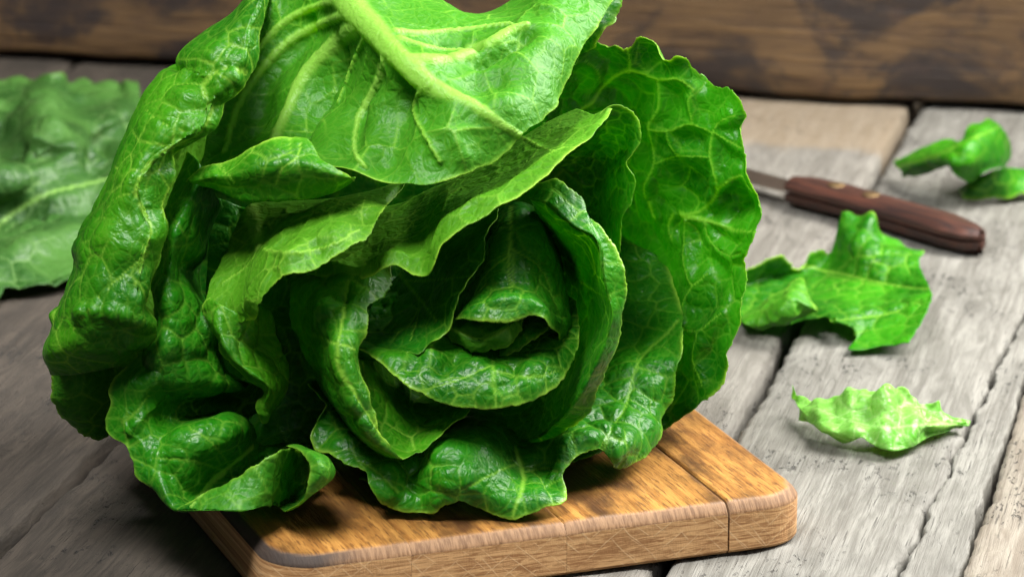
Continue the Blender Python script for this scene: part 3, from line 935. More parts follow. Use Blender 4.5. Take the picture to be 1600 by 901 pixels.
# E: ring leaf, upper left part with rolled margin
hleaf('ring leaf with S-curved pale margin under the top leaf', leaf_patch([
    [(480, 428, -12), (510, 434, -4), (540, 437, 6), (563, 437, 10), (598, 419, 14), (620, 414, 16), (644, 428, 22), (664, 431, 26), (676, 416, 30), (696, 380, 34), (730, 353, 36), (771, 330, 36), (817, 303, 33), (850, 278, 28), (880, 253, 22), (920, 215, 10), (945, 187, -4), (957, 170, -14)],
    [(490, 408, -8), (515, 410, 0), (540, 413, 6), (563, 416, 8), (598, 400, 10), (622, 394, 12), (645, 404, 18), (660, 402, 20), (674, 376, 24), (699, 335, 26), (746, 309, 26), (793, 287, 24), (830, 263, 20), (867, 239, 14), (905, 214, 6), (932, 190, -4), (952, 169, -14)],
    [(520, 378, -30), (545, 375, -24), (575, 372, -20), (610, 365, -16), (640, 360, -12), (665, 345, -8), (690, 320, -4), (730, 298, -2), (780, 272, -4), (830, 240, -10), (880, 205, -18), (930, 178, -24)],
    [(560, 330, -60), (600, 320, -55), (640, 310, -50), (680, 290, -44), (730, 265, -40), (790, 235, -40), (850, 195, -44), (900, 170, -50)]],
    8, side=-1, cell=18, crease=(1,), bump=1.2, ruffle=.5, jag=.5,
    veins=[([(812, 215), (840, 228), (868, 240)], 1.6, .7, .4), ([(690, 330), (700, 310), (720, 295)], 1.0, .6, .4)]), mat=M_YELLOW)
# E2: right half of the ring leaf, inner side visible
hleaf('dark blistered pocket leaf with scalloped pale margin', leaf_patch([
    [(940, 182, -14), (952, 169, -14), (972, 168, -16), (994, 181, -18), (1005, 206, -20), (998, 238, -24), (981, 256, -28), (991, 274, -26), (989, 306, -28), (976, 340, -32), (973, 376, -36), (965, 410, -44)],
    [(925, 205, -26), (945, 190, -26), (965, 192, -28), (980, 205, -32), (985, 225, -36), (975, 250, -42), (965, 270, -44), (970, 295, -42), (967, 325, -44), (957, 355, -48), (950, 390, -52)],
    [(900, 235, -50), (920, 230, -52), (935, 235, -58), (945, 250, -62), (942, 275, -66), (938, 300, -66), (938, 330, -66), (930, 360, -68)],
    [(870, 260, -70), (890, 265, -76), (905, 275, -80), (912, 295, -84), (912, 320, -86), (908, 340, -86)]],
    9, cell=9, bump=2.6, ruffle=1.0, rimw=1.15), mat=M_DEEP)

# N: left middle leaf, dull back and rolled bright margin
hleaf('left inner leaf with bright rolled margin and dull back', leaf_patch([
    [(634, 286, -8), (614, 306, 6), (604, 320, 16), (588, 350, 28), (568, 380, 36), (532, 401, 42), (496, 421, 44), (456, 428, 44), (422, 453, 40), (405, 486, 32), (382, 511, 20)],
    [(632, 285, -14), (612, 295, 0), (592, 314, 12), (564, 340, 24), (522, 360, 33), (476, 385, 38), (436, 410, 39), (408, 438, 36), (390, 470, 30), (376, 502, 20)],
    [(630, 284, -20), (600, 292, -14), (566, 302, -6), (510, 320, 4), (454, 355, 12), (413, 393, 18), (387, 439, 20), (372, 488, 18), (371, 506, 14)],
    [(600, 295, -40), (560, 305, -36), (500, 318, -30), (440, 340, -20), (405, 380, -10), (378, 430, 0), (358, 470, 6), (352, 498, 8)],
    [(560, 320, -70), (500, 312, -60), (440, 312, -48), (400, 316, -40), (376, 340, -32), (352, 398, -18), (328, 452, -6), (322, 480, 0), (335, 502, 4)]],
    10, side=-1, cell=13, crease=(2,), bump=2.2, ruffle=1.2,
    folds=[([(568, 340)], 5, -2.5), ([(530, 360)], 6, 2), ([(490, 385)], 5, -2), ([(455, 390)], 5, 2), ([(425, 420)], 5, -2)],
    veins=[([(380, 316), (395, 345), (408, 388)], 4.0, 2.2, .3), ([(408, 388), (385, 420), (350, 445)], 1.3, .7, .3), ([(408, 388), (450, 395), (520, 385), (560, 360)], 1.4, .8, .3)]),
    leaf_patch([
    [(335, 470, 4), (322, 482, 2), (331, 526, 4), (346, 566, 6), (382, 592, 8), (412, 612, 8), (406, 633, 6), (414, 657, 4)],
    [(350, 478, 12), (345, 500, 14), (352, 535, 18), (368, 562, 18), (392, 582, 18), (420, 605, 16), (414, 630, 12), (416, 656, 4)],
    [(385, 495, 12), (382, 515, 10), (388, 545, 6), (400, 570, 8), (416, 590, 10), (428, 610, 10), (424, 632, 6), (417, 655, 2)],
    [(405, 478, -8), (418, 490, -10), (433, 536, -10), (446, 577, -8), (447, 605, -6), (430, 637, -4), (419, 655, 0)]],
    11, cell=11, bump=2.0, ruffle=1.5), mat=M_YELLOW)

# C: centre-left leaf
hleaf('yellowish leaf with S-shaped margin folding over a pocket', leaf_patch([
    [(612, 416, -4), (611, 445, 2), (600, 466, 8), (577, 481, 14), (575, 515, 20), (559, 551, 24), (566, 592, 28), (576, 638, 28), (597, 684, 26), (627, 716, 22)],
    [(575, 410, -6), (565, 435, 8), (550, 460, 16), (540, 490, 24), (538, 520, 30), (535, 556, 34), (543, 596, 36), (556, 640, 34), (583, 684, 28), (622, 714, 22)],
    [(520, 420, -16), (505, 440, 0), (498, 470, 10), (500, 505, 16), (508, 540, 20), (515, 575, 22), (530, 615, 22), (550, 650, 20), (580, 690, 18), (615, 712, 18)],
    [(462, 425, -40), (455, 445, -24), (456, 475, -16), (468, 525, -12), (485, 570, -12), (505, 612, -12), (532, 648, -10), (570, 688, -4), (605, 710, 8)],
    [(500, 440, -80), (500, 470, -70), (510, 520, -65), (525, 570, -60), (545, 610, -55), (570, 650, -45), (600, 690, -20)]],
    12, side=-1, cell=15, crease=(3,), bump=2.6, ruffle=1.0,
    folds=[([(540, 455)], 7, 5), ([(505, 490)], 6, -5), ([(545, 540)], 6, -3)],
    veins=[([(480, 520), (520, 535), (555, 545)], 1.5, .8, .4), ([(545, 440), (535, 500), (530, 560), (555, 620), (600, 690)], 1.3, .7, .4)]),
    leaf_patch([
    [(552, 560, 4), (556, 592, 10), (567, 638, 14), (590, 684, 16), (626, 716, 18), (656, 705, 16), (690, 685, 12), (715, 668, 8), (746, 641, 2)],
    [(575, 565, -6), (585, 600, 0), (600, 640, 4), (618, 672, 6), (640, 692, 6), (665, 682, 4), (695, 664, 0), (720, 650, -4), (742, 636, -8)],
    [(590, 565, -26), (605, 600, -22), (622, 628, -18), (640, 650, -16), (660, 652, -16), (685, 642, -18), (708, 632, -20), (732, 622, -24)],
    [(605, 560, -50), (625, 585, -50), (645, 600, -50), (665, 605, -50), (690, 602, -50), (715, 598, -50)]],
    13, cell=14, bump=2.2, ruffle=.6, veins=[([(640, 600), (640, 640), (665, 668), (715, 650)], 1.1, .6, .3)]), mat=M_YELLOW)

# G: right inner ring
hleaf('inner ring leaf with wavy pale margin on the right', leaf_patch([
    [(815, 302, -6), (838, 288, -2), (861, 279, 0), (900, 301, 4), (915, 320, 6), (918, 341, 8), (939, 356, 10), (961, 384, 12), (977, 417, 12), (981, 450, 12), (974, 498, 10), (971, 531, 6), (944, 589, 0), (909, 658, -12), (886, 675, -18), (863, 692, -22), (829, 700, -30), (785, 695, -44)],
    [(828, 310, 2), (856, 318, 8), (885, 340, 12), (905, 356, 14), (926, 366, 16), (938, 386, 17), (941, 417, 17), (948, 455, 16), (957, 490, 15), (948, 528, 12), (922, 588, 6), (886, 645, -6), (868, 662, -12), (850, 676, -18), (825, 686, -28), (785, 682, -44)],
    [(834, 322, -20), (862, 345, -16), (890, 366, -12), (912, 385, -10), (922, 412, -12), (932, 452, -12), (938, 490, -14), (928, 530, -16), (905, 575, -20), (874, 620, -28), (850, 645, -36), (820, 662, -44), (780, 660, -56)],
    [(838, 340, -46), (868, 368, -42), (890, 400, -40), (904, 440, -40), (908, 480, -42), (902, 520, -46), (884, 560, -50), (855, 600, -58), (820, 630, -66), (775, 630, -76)],
    [(835, 380, -75), (860, 410, -72), (875, 450, -72), (878, 490, -74), (868, 530, -76), (840, 570, -82), (800, 600, -88), (760, 600, -95)]],
    14, cell=15, crease=(1,), bump=1.6, ruffle=.7, rufwl=16,
    veins=[([(820, 600), (850, 630), (840, 670)], 1.1, .6, .3), ([(900, 560), (890, 600), (880, 640)], .9, .5, .3), ([(905, 440), (930, 455), (955, 470)], 1.2, .6, .3)]))

# B: bottom leaf on the board
hleaf('wide bottom leaf spread over the front of the board', leaf_patch([
    [(480, 600, -20), (500, 620, -14), (511, 634, -10), (488, 667, -8), (484, 686, -6), (491, 701, -4), (515, 711, 0), (543, 729, 4), (571, 742, 8), (579, 762, 10), (594, 788, 11), (627, 799, 11), (674, 803, 12), (696, 791, 14), (721, 785, 16), (746, 792, 12), (780, 807, 11), (820, 808, 12), (850, 795, 10), (885, 780, 4), (889, 764, -2), (883, 744, -6), (890, 727, -10), (910, 711, -14), (934, 706, -18), (944, 717, -22), (954, 728, -26), (970, 731, -30), (1000, 718, -40), (1021, 698, -50), (1036, 673, -58), (1034, 653, -62), (1050, 627, -66), (1055, 600, -66), (1064, 560, -66), (1067, 520, -74), (1064, 480, -90), (1052, 440, -108), (1036, 400, -124), (1010, 370, -134)],
    [(500, 590, -40), (530, 620, -24), (540, 650, -14), (540, 690, -6), (570, 712, 2), (600, 735, 8), (625, 765, 10), (660, 772, 12), (690, 764, 16), (725, 758, 20), (760, 770, 16), (795, 780, 12), (825, 778, 10), (850, 758, 4), (860, 730, -6), (880, 700, -12), (910, 682, -16), (945, 690, -22), (975, 695, -30), (1000, 680, -42), (1010, 650, -54), (1022, 610, -62), (1035, 560, -70), (1038, 510, -82), (1034, 465, -98), (1018, 415, -118), (985, 370, -132)],
    [(530, 590, -60), (565, 630, -36), (590, 665, -20), (620, 700, -6), (650, 722, 4), (690, 722, 12), (730, 718, 14), (770, 728, 6), (810, 738, -4), (840, 715, -14), (865, 685, -22), (895, 660, -28), (930, 655, -34), (960, 645, -44), (985, 610, -58), (1000, 560, -74), (1005, 510, -88), (1000, 460, -104), (985, 410, -120), (960, 370, -132)],
    [(570, 590, -70), (610, 630, -50), (650, 660, -34), (690, 676, -22), (735, 674, -20), (775, 682, -26), (815, 690, -32), (850, 660, -42), (890, 625, -52), (925, 600, -64), (955, 560, -80), (965, 510, -92), (965, 460, -100), (955, 420, -110), (940, 380, -118)],
    [(620, 590, -95), (670, 615, -80), (720, 625, -75), (770, 630, -78), (820, 620, -85), (870, 590, -92), (905, 550, -100), (925, 500, -108), (930, 460, -115)]],
    15, cell=14, bump=3.0, ruffle=.9, jag=.7,
    folds=[([(700, 700), (765, 690)], 12, 5), ([(655, 700), (645, 755)], 7, -5), ([(850, 720), (860, 750)], 7, -5), ([(965, 690)], 9, 3), ([(985, 580)], 10, 4), ([(1010, 660)], 6, 2), ([(935, 650)], 7, -5), ([(600, 765)], 7, 3), ([(545, 690)], 9, 4)],
    veins=[([(808, 700), (818, 740), (812, 775), (800, 806)], 2.4, 1.1, .4), ([(818, 735), (850, 730), (872, 738)], 1.2, .6, .3), ([(815, 720), (770, 740), (720, 770)], 1.3, .6, .3),
           ([(1060, 500), (1000, 560), (975, 640), (935, 700)], 1.5, .8, .3), ([(980, 620), (1010, 640), (1030, 660)], 1.0, .5, .3), ([(620, 770), (590, 740), (560, 720)], 1.1, .6, .3)]), mat=M_DEEP)

# BL: bottom left leaf with rolled lip
hleaf('glossy bottom left leaf with a rolled tubular lip', leaf_patch([
    [(222, 533, 4), (196, 570, 3), (172, 600, 2), (172, 635, 4), (164, 660, 3), (172, 680, 4), (194, 692, 6), (208, 720, 9), (211, 742, 11), (240, 765, 15), (262, 786, 20), (292, 782, 25), (320, 768, 28), (360, 746, 32), (403, 721, 34), (440, 703, 30), (458, 700, 20), (472, 704, 6), (492, 712, -4)],
    [(240, 545, 6), (222, 575, 7), (200, 605, 8), (196, 632, 8), (192, 655, 8), (200, 672, 8), (218, 688, 9), (230, 712, 11), (236, 735, 14), (252, 757, 18), (272, 794, 25), (310, 797, 34), (350, 797, 40), (390, 797, 40), (420, 791, 32), (440, 790, 16), (458, 778, 2), (485, 765, -6)],
    [(275, 560, 8), (256, 585, 9), (238, 608, 9), (228, 632, 8), (226, 652, 8), (235, 668, 8), (250, 685, 10), (258, 705, 12), (262, 728, 12), (276, 750, 12), (292, 775, 10), (325, 778, 6), (370, 774, 2), (410, 768, -2), (440, 755, -6), (470, 742, -10), (495, 735, -14)],
    [(315, 580, 2), (298, 600, 2), (280, 622, -2), (270, 640, -4), (272, 655, -2), (285, 668, 6), (298, 682, 12), (305, 700, 14), (310, 722, 12), (320, 745, 6), (345, 745, -2), (375, 740, -8), (400, 735, -14), (440, 725, -16), (470, 715, -16)],
    [(370, 592, -14), (355, 612, -22), (335, 632, -28), (325, 645, -24), (330, 655, -10), (342, 664, 4), (352, 676, 8), (356, 692, 6), (362, 708, 0), (375, 715, -8), (395, 715, -16), (420, 708, -26), (450, 703, -30), (480, 700, -26)],
    [(420, 610, -60), (415, 630, -60), (400, 645, -55), (390, 652, -40), (388, 658, -26), (392, 668, -20), (396, 680, -20), (400, 690, -22), (412, 695, -32), (430, 695, -42), (460, 690, -44), (485, 690, -40)]],
    16, cell=12, crease=(1,), bump=1.5, ruffle=.9, jag=.8, floor=.012,
    folds=[([(275, 695), (320, 680), (368, 664)], 9, 3.5), ([(205, 672), (225, 650), (240, 635)], 2.2, 1.6), ([(285, 740), (300, 755)], 6, 2), ([(250, 690), (262, 655)], 4, -2.5), ([(215, 600), (245, 590)], 5, 2)],
    veins=[([(392, 698), (360, 728), (325, 760), (300, 790)], 2.2, 1.6, .3), ([(350, 735), (300, 720), (240, 715)], 1.2, .6, .3), ([(190, 660), (215, 640), (235, 620)], 1.2, .6, .3), ([(360, 728), (330, 690), (300, 670)], 1.1, .6, .3)]),
    leaf_patch([
    [(448, 701, 20), (466, 702, 32), (478, 718, 40), (481, 745, 44), (477, 770, 42), (463, 790, 36), (446, 797, 28), (436, 792, 18)],
    [(458, 698, 18), (478, 703, 36), (494, 718, 44), (499, 742, 46), (492, 764, 42), (474, 783, 36), (455, 793, 26), (440, 790, 14)],
    [(468, 700, 12), (492, 706, 26), (512, 718, 32), (520, 736, 32), (508, 756, 28), (486, 770, 24), (462, 786, 16), (445, 786, 6)],
    [(465, 706, 0), (485, 712, 2), (500, 722, 2), (504, 738, 0), (492, 752, 0), (475, 765, -2), (458, 776, -4), (446, 780, -6)]],
    23, cell=12, bump=1.2, ruffle=.6, jag=.5, floor=.0222), mat=M_DEEP)

# D: dark inner leaf
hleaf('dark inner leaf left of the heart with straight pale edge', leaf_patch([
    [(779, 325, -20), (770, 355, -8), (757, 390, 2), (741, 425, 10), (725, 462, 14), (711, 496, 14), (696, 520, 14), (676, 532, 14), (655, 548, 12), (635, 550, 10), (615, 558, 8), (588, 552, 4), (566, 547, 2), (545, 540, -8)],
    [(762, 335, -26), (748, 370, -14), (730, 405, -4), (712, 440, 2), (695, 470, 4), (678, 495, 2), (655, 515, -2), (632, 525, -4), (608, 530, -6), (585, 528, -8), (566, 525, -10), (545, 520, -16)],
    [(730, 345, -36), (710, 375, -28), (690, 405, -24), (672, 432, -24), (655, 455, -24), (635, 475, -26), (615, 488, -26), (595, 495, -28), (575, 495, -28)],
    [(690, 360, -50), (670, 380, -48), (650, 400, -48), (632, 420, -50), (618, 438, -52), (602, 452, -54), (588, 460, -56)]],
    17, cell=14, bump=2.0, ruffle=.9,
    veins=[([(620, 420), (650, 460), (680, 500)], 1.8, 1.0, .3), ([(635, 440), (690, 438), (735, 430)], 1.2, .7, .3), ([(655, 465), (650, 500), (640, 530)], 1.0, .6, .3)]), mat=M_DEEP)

# H: hood over the heart
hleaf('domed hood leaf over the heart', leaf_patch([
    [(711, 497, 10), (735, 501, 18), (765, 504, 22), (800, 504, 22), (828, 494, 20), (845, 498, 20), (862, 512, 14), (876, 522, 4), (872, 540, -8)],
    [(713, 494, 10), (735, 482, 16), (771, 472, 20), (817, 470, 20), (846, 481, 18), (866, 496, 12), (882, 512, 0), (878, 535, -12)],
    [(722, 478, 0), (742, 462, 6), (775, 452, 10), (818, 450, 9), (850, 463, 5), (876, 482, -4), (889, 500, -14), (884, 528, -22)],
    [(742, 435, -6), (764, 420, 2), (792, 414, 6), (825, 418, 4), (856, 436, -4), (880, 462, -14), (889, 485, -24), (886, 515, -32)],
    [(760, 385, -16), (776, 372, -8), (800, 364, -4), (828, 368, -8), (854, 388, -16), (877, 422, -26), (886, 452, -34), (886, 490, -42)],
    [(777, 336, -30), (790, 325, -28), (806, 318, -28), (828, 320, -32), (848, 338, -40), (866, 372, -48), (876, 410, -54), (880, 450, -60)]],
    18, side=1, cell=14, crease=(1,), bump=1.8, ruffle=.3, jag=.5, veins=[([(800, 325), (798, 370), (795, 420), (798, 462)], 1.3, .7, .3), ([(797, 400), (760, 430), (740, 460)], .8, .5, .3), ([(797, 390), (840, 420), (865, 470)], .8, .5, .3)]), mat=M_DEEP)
# J: cup below the heart
hleaf('bright cupped leaf under the heart with glossy blisters', leaf_patch([
    [(545, 538, -10), (566, 548, 4), (598, 571, 12), (632, 600, 18), (673, 624, 22), (713, 636, 24), (771, 639, 24), (811, 633, 22), (852, 616, 16), (880, 590, 8), (898, 555, -4), (905, 515, -20), (900, 470, -40)],
    [(550, 532, -14), (580, 548, 4), (612, 564, 12), (645, 585, 17), (685, 602, 22), (725, 612, 24), (770, 614, 24), (808, 608, 22), (842, 592, 16), (868, 570, 8), (888, 540, -6), (896, 505, -24), (892, 465, -44)],
    [(605, 548, -2), (635, 552, 5), (665, 562, 12), (698, 575, 17), (735, 584, 19), (770, 588, 19), (805, 582, 17), (835, 568, 11), (858, 550, 2), (876, 525, -12), (886, 495, -30), (884, 460, -50)],
    [(635, 545, -16), (658, 538, -6), (685, 536, 0), (712, 546, 3), (742, 558, 5), (772, 562, 5), (802, 556, 1), (828, 544, -6), (848, 528, -14), (862, 508, -26), (872, 480, -42)],
    [(660, 535, -40), (690, 528, -36), (720, 532, -34), (750, 540, -34), (780, 542, -34), (808, 534, -38), (830, 520, -42), (845, 505, -50)]],
    19, cell=11, bump=1.8, ruffle=.5, jag=.6,
    folds=[([(668, 556)], 5, 3), ([(690, 575), (712, 560)], 3.2, -3), ([(740, 572), (770, 586)], 5, 3), ([(790, 600), (805, 575)], 3.2, -2.5), ([(835, 580)], 6, 2), ([(640, 575), (655, 560)], 3, -2)],
    veins=[([(770, 560), (772, 600), (775, 636)], 1.2, .7, .3), ([(770, 570), (720, 590), (660, 610)], 1.0, .6, .3), ([(775, 580), (830, 590), (870, 580)], 1.0, .6, .3)]), mat=M_LEAF)
# heart
hleaf('folded dull leaf in the very heart', leaf_patch([
    [(690, 515, -4), (708, 536, 2), (732, 549, 6), (760, 556, 8), (782, 548, 10), (802, 530, 8), (816, 505, 0), (824, 485, -8)],
    [(698, 505, -2), (715, 522, 6), (738, 532, 11), (760, 535, 14), (782, 528, 13), (800, 512, 8), (810, 493, -1), (816, 476, -10)],
    [(710, 494, -4), (726, 505, 3), (745, 512, 7), (764, 513, 9), (782, 508, 8), (795, 496, 2), (802, 482, -7), (806, 470, -16)],
    [(730, 485, -30), (742, 495, -26), (755, 500, -22), (770, 502, -22), (783, 496, -24), (792, 484, -30), (798, 470, -36)]],
    20, side=-1, cell=10, bump=1.6, ruffle=.8, folds=[([(735, 520), (770, 545)], 3.5, -2.5), ([(790, 520)], 4, 2)], veins=[([(705, 515), (760, 530), (805, 505)], 1.2, .7, .3)]), mat=M_LEAF)
hleaf('small curled leaf right of the heart', leaf_patch([
    [(775, 566, 4), (805, 553, 6), (835, 535, 4), (856, 515, -4), (868, 490, -14)],
    [(780, 550, 2), (808, 537, 4), (832, 520, 0), (848, 500, -8), (858, 480, -18)],
    [(785, 532, -10), (805, 520, -10), (822, 505, -14), (836, 488, -22)]], 24, cell=10, bump=1.4, ruffle=.8), mat=M_DEEP)
# fillers between the rings
hleaf('added leaf leaning over to darken the hollow left of the heart', leaf_patch([  # added filler, tilted face-down so the hollow stays dark
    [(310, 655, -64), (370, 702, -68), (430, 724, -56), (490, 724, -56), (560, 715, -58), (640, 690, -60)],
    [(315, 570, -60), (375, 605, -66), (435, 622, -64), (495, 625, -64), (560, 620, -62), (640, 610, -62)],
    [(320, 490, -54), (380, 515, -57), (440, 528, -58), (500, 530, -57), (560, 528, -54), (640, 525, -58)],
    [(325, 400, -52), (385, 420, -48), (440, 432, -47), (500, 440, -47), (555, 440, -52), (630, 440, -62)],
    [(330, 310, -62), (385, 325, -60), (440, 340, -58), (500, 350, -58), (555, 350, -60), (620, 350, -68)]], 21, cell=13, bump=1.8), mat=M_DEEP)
hleaf('shaded leaf behind the heart', leaf_patch([
    [(600, 330, -62), (680, 300, -60), (760, 290, -60), (840, 300, -66), (880, 340, -72), (890, 420, -78)],
    [(610, 400, -72), (680, 370, -70), (750, 350, -72), (820, 360, -78), (850, 400, -84), (860, 450, -86)],
    [(620, 480, -85), (690, 460, -85), (750, 450, -88), (800, 460, -92), (830, 480, -94)],
    [(640, 560, -90), (700, 560, -95), (760, 560, -95), (820, 540, -100)]], 22, cell=12, bump=2))

# cut stem end behind the head
sv, sf = [], []
sdir = np.array([-.1, .97, -.12])
sdir /= np.linalg.norm(sdir)
s0 = at_depth([(640, 440, -198)])[0]
ea = np.cross(sdir, [0, 0, 1])
ea /= np.linalg.norm(ea)
eb = np.cross(ea, sdir)
for j, (tt_, rr) in enumerate(((0, .030), (.012, .027), (.024, .024), (.036, .0225), (.041, .021), (.042, .012), (.041, .0005))):
    for i in range(24):
        a = i / 24 * 2 * math.pi
        sv.append(s0 + sdir * tt_ + (ea * math.cos(a) + eb * math.sin(a)) * rr * (1 + .05 * math.sin(3 * a + 1)))
for j in range(6):
    for i in range(24):
        k = (i + 1) % 24
        sf.append((j * 24 + i, j * 24 + k, (j + 1) * 24 + k, (j + 1) * 24 + i))
so = mesh_obj('stem', sv, sf, M_STEM)
so.parent = head
so.matrix_parent_inverse = Matrix.Translation(-Vector(head.location))

# ------------------------------------------------------------------ loose leaves on the table
GRP = 'loose lettuce leaves on the table'
o = leaf('lettuce_leaf', [leaf_patch([
    [(-80, 128, 30), (-30, 130, 28), (20, 127, 26), (80, 126, 30), (130, 128, 22), (185, 136, 20), (200, 130, 24), (212, 128, 24)],
    [(-80, 170, 34), (0, 180, 26), (60, 168, 36), (120, 172, 22), (180, 178, 24), (225, 175, 16)],
    [(-80, 230, 18), (-10, 230, 14), (60, 215, 40), (120, 215, 36), (160, 225, 16), (240, 225, 14)],
    [(-80, 290, 30), (0, 270, 30), (80, 262, 26), (150, 262, 24), (250, 270, 12)],
    [(-80, 340, 14), (20, 325, 12), (100, 315, 16), (180, 300, 16), (260, 310, 8)],
    [(-80, 400, 16), (20, 385, 14), (100, 375, 10), (180, 360, 8), (260, 360, 6)],
    [(-80, 470, 6), (-5, 470, 4), (4, 452, 6), (50, 452, 5), (100, 446, 4), (200, 425, 4)]],
    41, conv=at_height, cell=20, bump=3, ruffle=3, folds=[([(0, 290), (60, 275), (110, 255)], 9, 8), ([(20, 232), (60, 226)], 11, -10), ([(150, 210), (172, 232), (150, 258)], 7, -10), ([(80, 205)], 9, 8), ([(-20, 330), (80, 330), (150, 310)], 8, -9), ([(40, 390), (120, 370)], 9, 6), ([(20, 160), (60, 150)], 7, -7), ([(120, 160)], 8, 5)], floor=.001, step=1.3, thick=.8,
    veins=[([(-60, 400), (60, 310), (170, 280)], 2.5, 1.5, .4)])], None, M_MUTED)
tag(o, 'large crinkled lettuce leaf lying blurred behind the head at the far left', 'lettuce leaf', GRP)

o = leaf('lettuce_leaf', [leaf_patch([
    [(1135, 440, 12), (1180, 416, 16), (1223, 399, 18), (1251, 415, 8), (1271, 392, 14), (1298, 393, 12), (1303, 365, 20), (1318, 326, 32), (1340, 333, 30), (1364, 331, 32), (1368, 357, 24), (1403, 378, 18), (1444, 399, 16)],
    [(1135, 452, 6), (1190, 435, 6), (1251, 425, 4), (1285, 418, 6), (1318, 390, 16), (1345, 380, 22), (1385, 395, 18), (1436, 412, 16)],
    [(1140, 465, 4), (1200, 450, 4), (1255, 440, 3), (1305, 432, 6), (1350, 437, 8), (1400, 444, 10), (1453, 451, 15)],
    [(1145, 480, 4), (1205, 470, 4), (1265, 462, 5), (1310, 468, 7), (1355, 472, 8), (1400, 466, 11), (1456, 468, 16)],
    [(1155, 500, 4), (1200, 500, 5), (1250, 492, 6), (1280, 488, 8), (1312, 503, 10), (1357, 503, 7), (1400, 498, 9), (1440, 500, 12)],
    [(1160, 505, 4), (1200, 506, 5), (1250, 500, 7), (1285, 494, 9), (1314, 507, 10), (1350, 512, 6), (1338, 532, 3), (1326, 546, 2), (1385, 540, 4), (1421, 538, 6)]],
    42, conv=at_height, cell=13, bump=2.2, ruffle=1.4, floor=.001, step=1.0, veins=[([(1240, 412), (1300, 424), (1370, 442), (1452, 452)], 1.8, 1.0, .4), ([(1300, 500), (1380, 490), (1452, 466)], 1.4, .8, .4)]),
    leaf_patch([
    [(1157, 503, 6), (1180, 480, 10), (1215, 455, 18), (1250, 433, 24), (1262, 455, 22), (1277, 485, 16)],
    [(1165, 507, 8), (1190, 492, 13), (1215, 480, 20), (1242, 468, 23), (1258, 478, 20), (1275, 487, 14)],
    [(1175, 511, 7), (1195, 507, 10), (1215, 500, 14), (1236, 494, 16), (1255, 492, 14), (1272, 488, 11)],
    [(1185, 515, 5), (1200, 514, 7), (1218, 511, 9), (1236, 506, 10), (1252, 499, 10), (1268, 490, 9)]],
    43, side=-1, conv=at_height, cell=13, bump=1.5, ruffle=.8, floor=.001, step=1.0)], None, M_LEAF)
tag(o, 'torn green lettuce leaf lying on the planks in front of the knife', 'lettuce leaf', GRP)

o = leaf('lettuce_leaf', [leaf_patch([
    [(1233, 611, 11), (1255, 622, 7), (1275, 628, 8), (1300, 620, 11), (1319, 614, 14), (1350, 607, 19), (1375, 603, 22), (1400, 604, 22), (1414, 604, 21), (1424, 620, 16), (1440, 626, 14), (1464, 634, 10), (1483, 650, 5), (1516, 661, 2)],
    [(1240, 622, 6), (1265, 640, 8), (1300, 640, 11), (1340, 632, 14), (1380, 628, 18), (1415, 634, 14), (1450, 646, 10), (1480, 656, 6), (1514, 662, 3)],
    [(1248, 636, 7), (1272, 656, 7), (1305, 658, 10), (1340, 652, 10), (1380, 650, 13), (1415, 658, 11), (1450, 664, 9), (1480, 664, 6), (1510, 663, 3)],
    [(1248, 648, 4), (1270, 664, 5), (1305, 674, 8), (1345, 668, 10), (1385, 670, 11), (1420, 678, 8), (1450, 674, 5), (1485, 668, 3), (1506, 664, 2)],
    [(1247, 656, 2), (1270, 664, 3), (1287, 673, 2), (1319, 692, 2), (1352, 684, 7), (1369, 697, 4), (1389, 703, 4), (1419, 700, 3), (1447, 685, 3), (1482, 672, 2), (1504, 665, 2)]],
    44, conv=at_height, cell=10, bump=1.2, thick=.4, vnet=1, folds=pleats(2.6, 1.5, [(1275, 632), (1285, 668)], [(1300, 625), (1310, 672)], [(1330, 618), (1335, 680)], [(1355, 612), (1355, 680)], [(1385, 608), (1380, 690)], [(1410, 610), (1405, 690)], [(1430, 630), (1425, 690)], [(1455, 640), (1450, 680)]), ruffle=1.6, rufwl=12, jag=1.0, floor=.001, step=.8, veins=[([(1500, 662), (1440, 664), (1385, 668)], 1.6, 1.2, .4), ([(1385, 668), (1320, 655), (1255, 630)], 1.2, .7, .4)])], None, M_PALE)
tag(o, 'small pale crumpled lettuce leaf right of the chopping board', 'lettuce leaf', GRP)

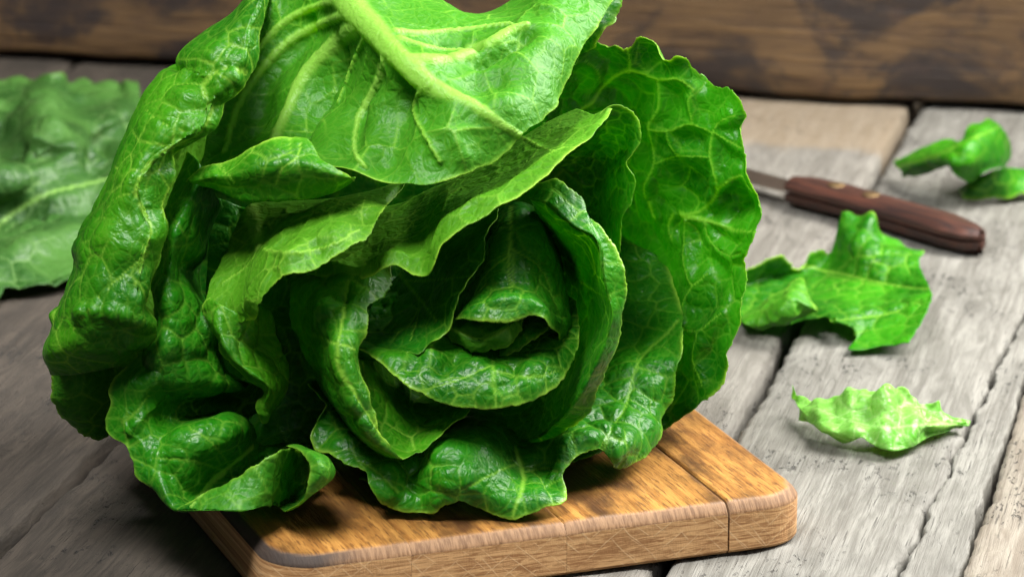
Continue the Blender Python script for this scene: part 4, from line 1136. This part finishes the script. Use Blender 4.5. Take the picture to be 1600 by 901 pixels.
o = leaf('lettuce_leaf', [leaf_patch([
    [(1400, 256, 8), (1418, 241, 14), (1438, 231, 19), (1462, 225, 23), (1484, 221, 26), (1501, 220, 30), (1514, 205, 34), (1527, 194, 36), (1550, 188, 36), (1565, 202, 30), (1570, 215, 24)],
    [(1402, 262, 9), (1424, 254, 17), (1445, 244, 23), (1470, 238, 28), (1492, 234, 32), (1508, 232, 34), (1524, 222, 36), (1540, 214, 36), (1558, 212, 33), (1574, 218, 27), (1578, 232, 20)],
    [(1408, 267, 9), (1428, 262, 14), (1448, 254, 20), (1472, 248, 26), (1488, 250, 28), (1500, 255, 27), (1515, 252, 28), (1532, 244, 29), (1550, 240, 28), (1568, 240, 23), (1578, 245, 16)],
    [(1410, 274, 5), (1432, 275, 7), (1453, 270, 12), (1474, 262, 19), (1484, 262, 22), (1494, 274, 19), (1517, 285, 14), (1532, 274, 18), (1546, 266, 20), (1560, 262, 19), (1570, 262, 14)]],
    45, conv=at_height, cell=17, bump=1.6, ruffle=1.2, floor=.001, step=1.2, veins=[([(1400, 262), (1480, 236), (1560, 200)], 1.8, 1.2, .4)]),
    leaf_patch([
    [(1497, 297, 3), (1512, 311, 2), (1540, 307, 3), (1572, 310, 2), (1600, 307, 2), (1640, 300, 4)],
    [(1506, 290, 7), (1525, 293, 9), (1545, 288, 11), (1572, 288, 10), (1600, 286, 8), (1635, 284, 8)],
    [(1520, 278, 12), (1540, 272, 16), (1558, 264, 20), (1576, 262, 18), (1600, 264, 14), (1632, 266, 10)]],
    46, conv=at_height, cell=15, bump=1.6, ruffle=1.0, floor=.001, step=1.2)], None, M_LEAF)
tag(o, 'arched bright green leaf scrap near the back boards at the right', 'lettuce leaf', GRP)

# ------------------------------------------------------------------ knife
ka, kb = ground(1223, 322), ground(1514, 404)
kang = math.atan2(kb[1] - ka[1], kb[0] - ka[0])
KL = float(np.linalg.norm((kb - ka)[:2]))
knife = empty('knife', (ka[0], ka[1], .0006), kang)
tag(knife, 'kitchen knife with riveted dark wooden handle behind the torn leaf', 'knife')


def hand_outline(n=40):
    """plan outline of the handle: near edge and far edge, x along the handle"""
    xs = np.linspace(0, KL, n)
    s = xs / KL
    near_ = np.interp(s, [0, .05, .3, .6, .85, .95, 1], [.001, 0, .0015, .001, -.001, .001, .007])
    far_ = np.interp(s, [0, .05, .2, .5, .8, .92, .97, 1], [.014, .020, .023, .022, .022, .020, .017, .011])
    return xs, near_, far_


def scale_mesh(z0, z1, top):
    xs, a, b = hand_outline()
    V, ring = [], 0
    for x, p0, p1 in zip(xs, a, b):
        s = x / KL
        r = .0035
        drop = max(0, s - .8) * .010 if top else 0
        zt = z1 - drop
        if top:
            sec = [(p0, z0), (p0 - .0005, (z0 + zt) / 2), (p0 + .0008, zt - .0022), (p0 + .0035, zt - .0004), ((p0 + p1) / 2, zt + .0004), (p1 - .0035, zt - .0004), (p1 - .0008, zt - .0022), (p1, z0)]
        else:
            sec = [(p0 + .004, z0), (p0 + .001, z0 + .002), (p0, (z0 + z1) / 2), (p0, z1), (p1, z1), (p1, (z0 + z1) / 2), (p1 - .001, z0 + .002), (p1 - .004, z0)]
        ring = len(sec)
        V += [(x, y, z) for y, z in sec]
    n = len(xs)
    F = [(i * ring + j, (i + 1) * ring + j, (i + 1) * ring + (j + 1) % ring, i * ring + (j + 1) % ring) for i in range(n - 1) for j in range(ring)]
    F.append(tuple(range(ring)))
    F.append(tuple(reversed(range((n - 1) * ring, n * ring))))
    o = mesh_obj('handle_scale', V, F, M_HANDLE, knife)
    o.data.set_sharp_from_angle(angle=math.radians(50))
    return o


scale_mesh(0, .0062, False)
upper_scale = scale_mesh(.0076, .0140, True)


def slab(name, out2d, z0, z1, mat):
    n = len(out2d)
    V = [(x, y, z0) for x, y in out2d] + [(x, y, z1) for x, y in out2d]
    F = [tuple(range(n))[::-1], tuple(range(n, 2 * n))] + [(i, (i + 1) % n, n + (i + 1) % n, n + i) for i in range(n)]
    return mesh_obj(name, V, F, mat, knife, smooth=False)


slab('tang', [(-.002, .005), (KL * .28, .004), (KL * .95, .006), (KL * .96, .014), (KL * .5, .019), (.03, .018), (-.002, .013)], .00625, .00755, M_STEEL)
slab('blade', [(-.001, .004), (-.004, .001), (-.06, -.001), (-.10, .006), (-.118, .011), (-.10, .016), (-.05, .019), (-.001, .019)], .0064, .0074, M_STEEL)
for rx, ry in ((.027, .0120), (.052, .0118)):
    V, F = [], []
    for z, r in ((.0132, .0046), (.0144, .0046), (.0147, .0040), (.0148, .0003)):
        V += [(rx + r * math.cos(i / 20 * 2 * math.pi), ry + r * math.sin(i / 20 * 2 * math.pi), z) for i in range(20)]
    for j in range(3):
        F += [(j * 20 + i, j * 20 + (i + 1) % 20, (j + 1) * 20 + (i + 1) % 20, (j + 1) * 20 + i) for i in range(20)]
    mesh_obj('rivet', V, F, M_BRASS, upper_scale)
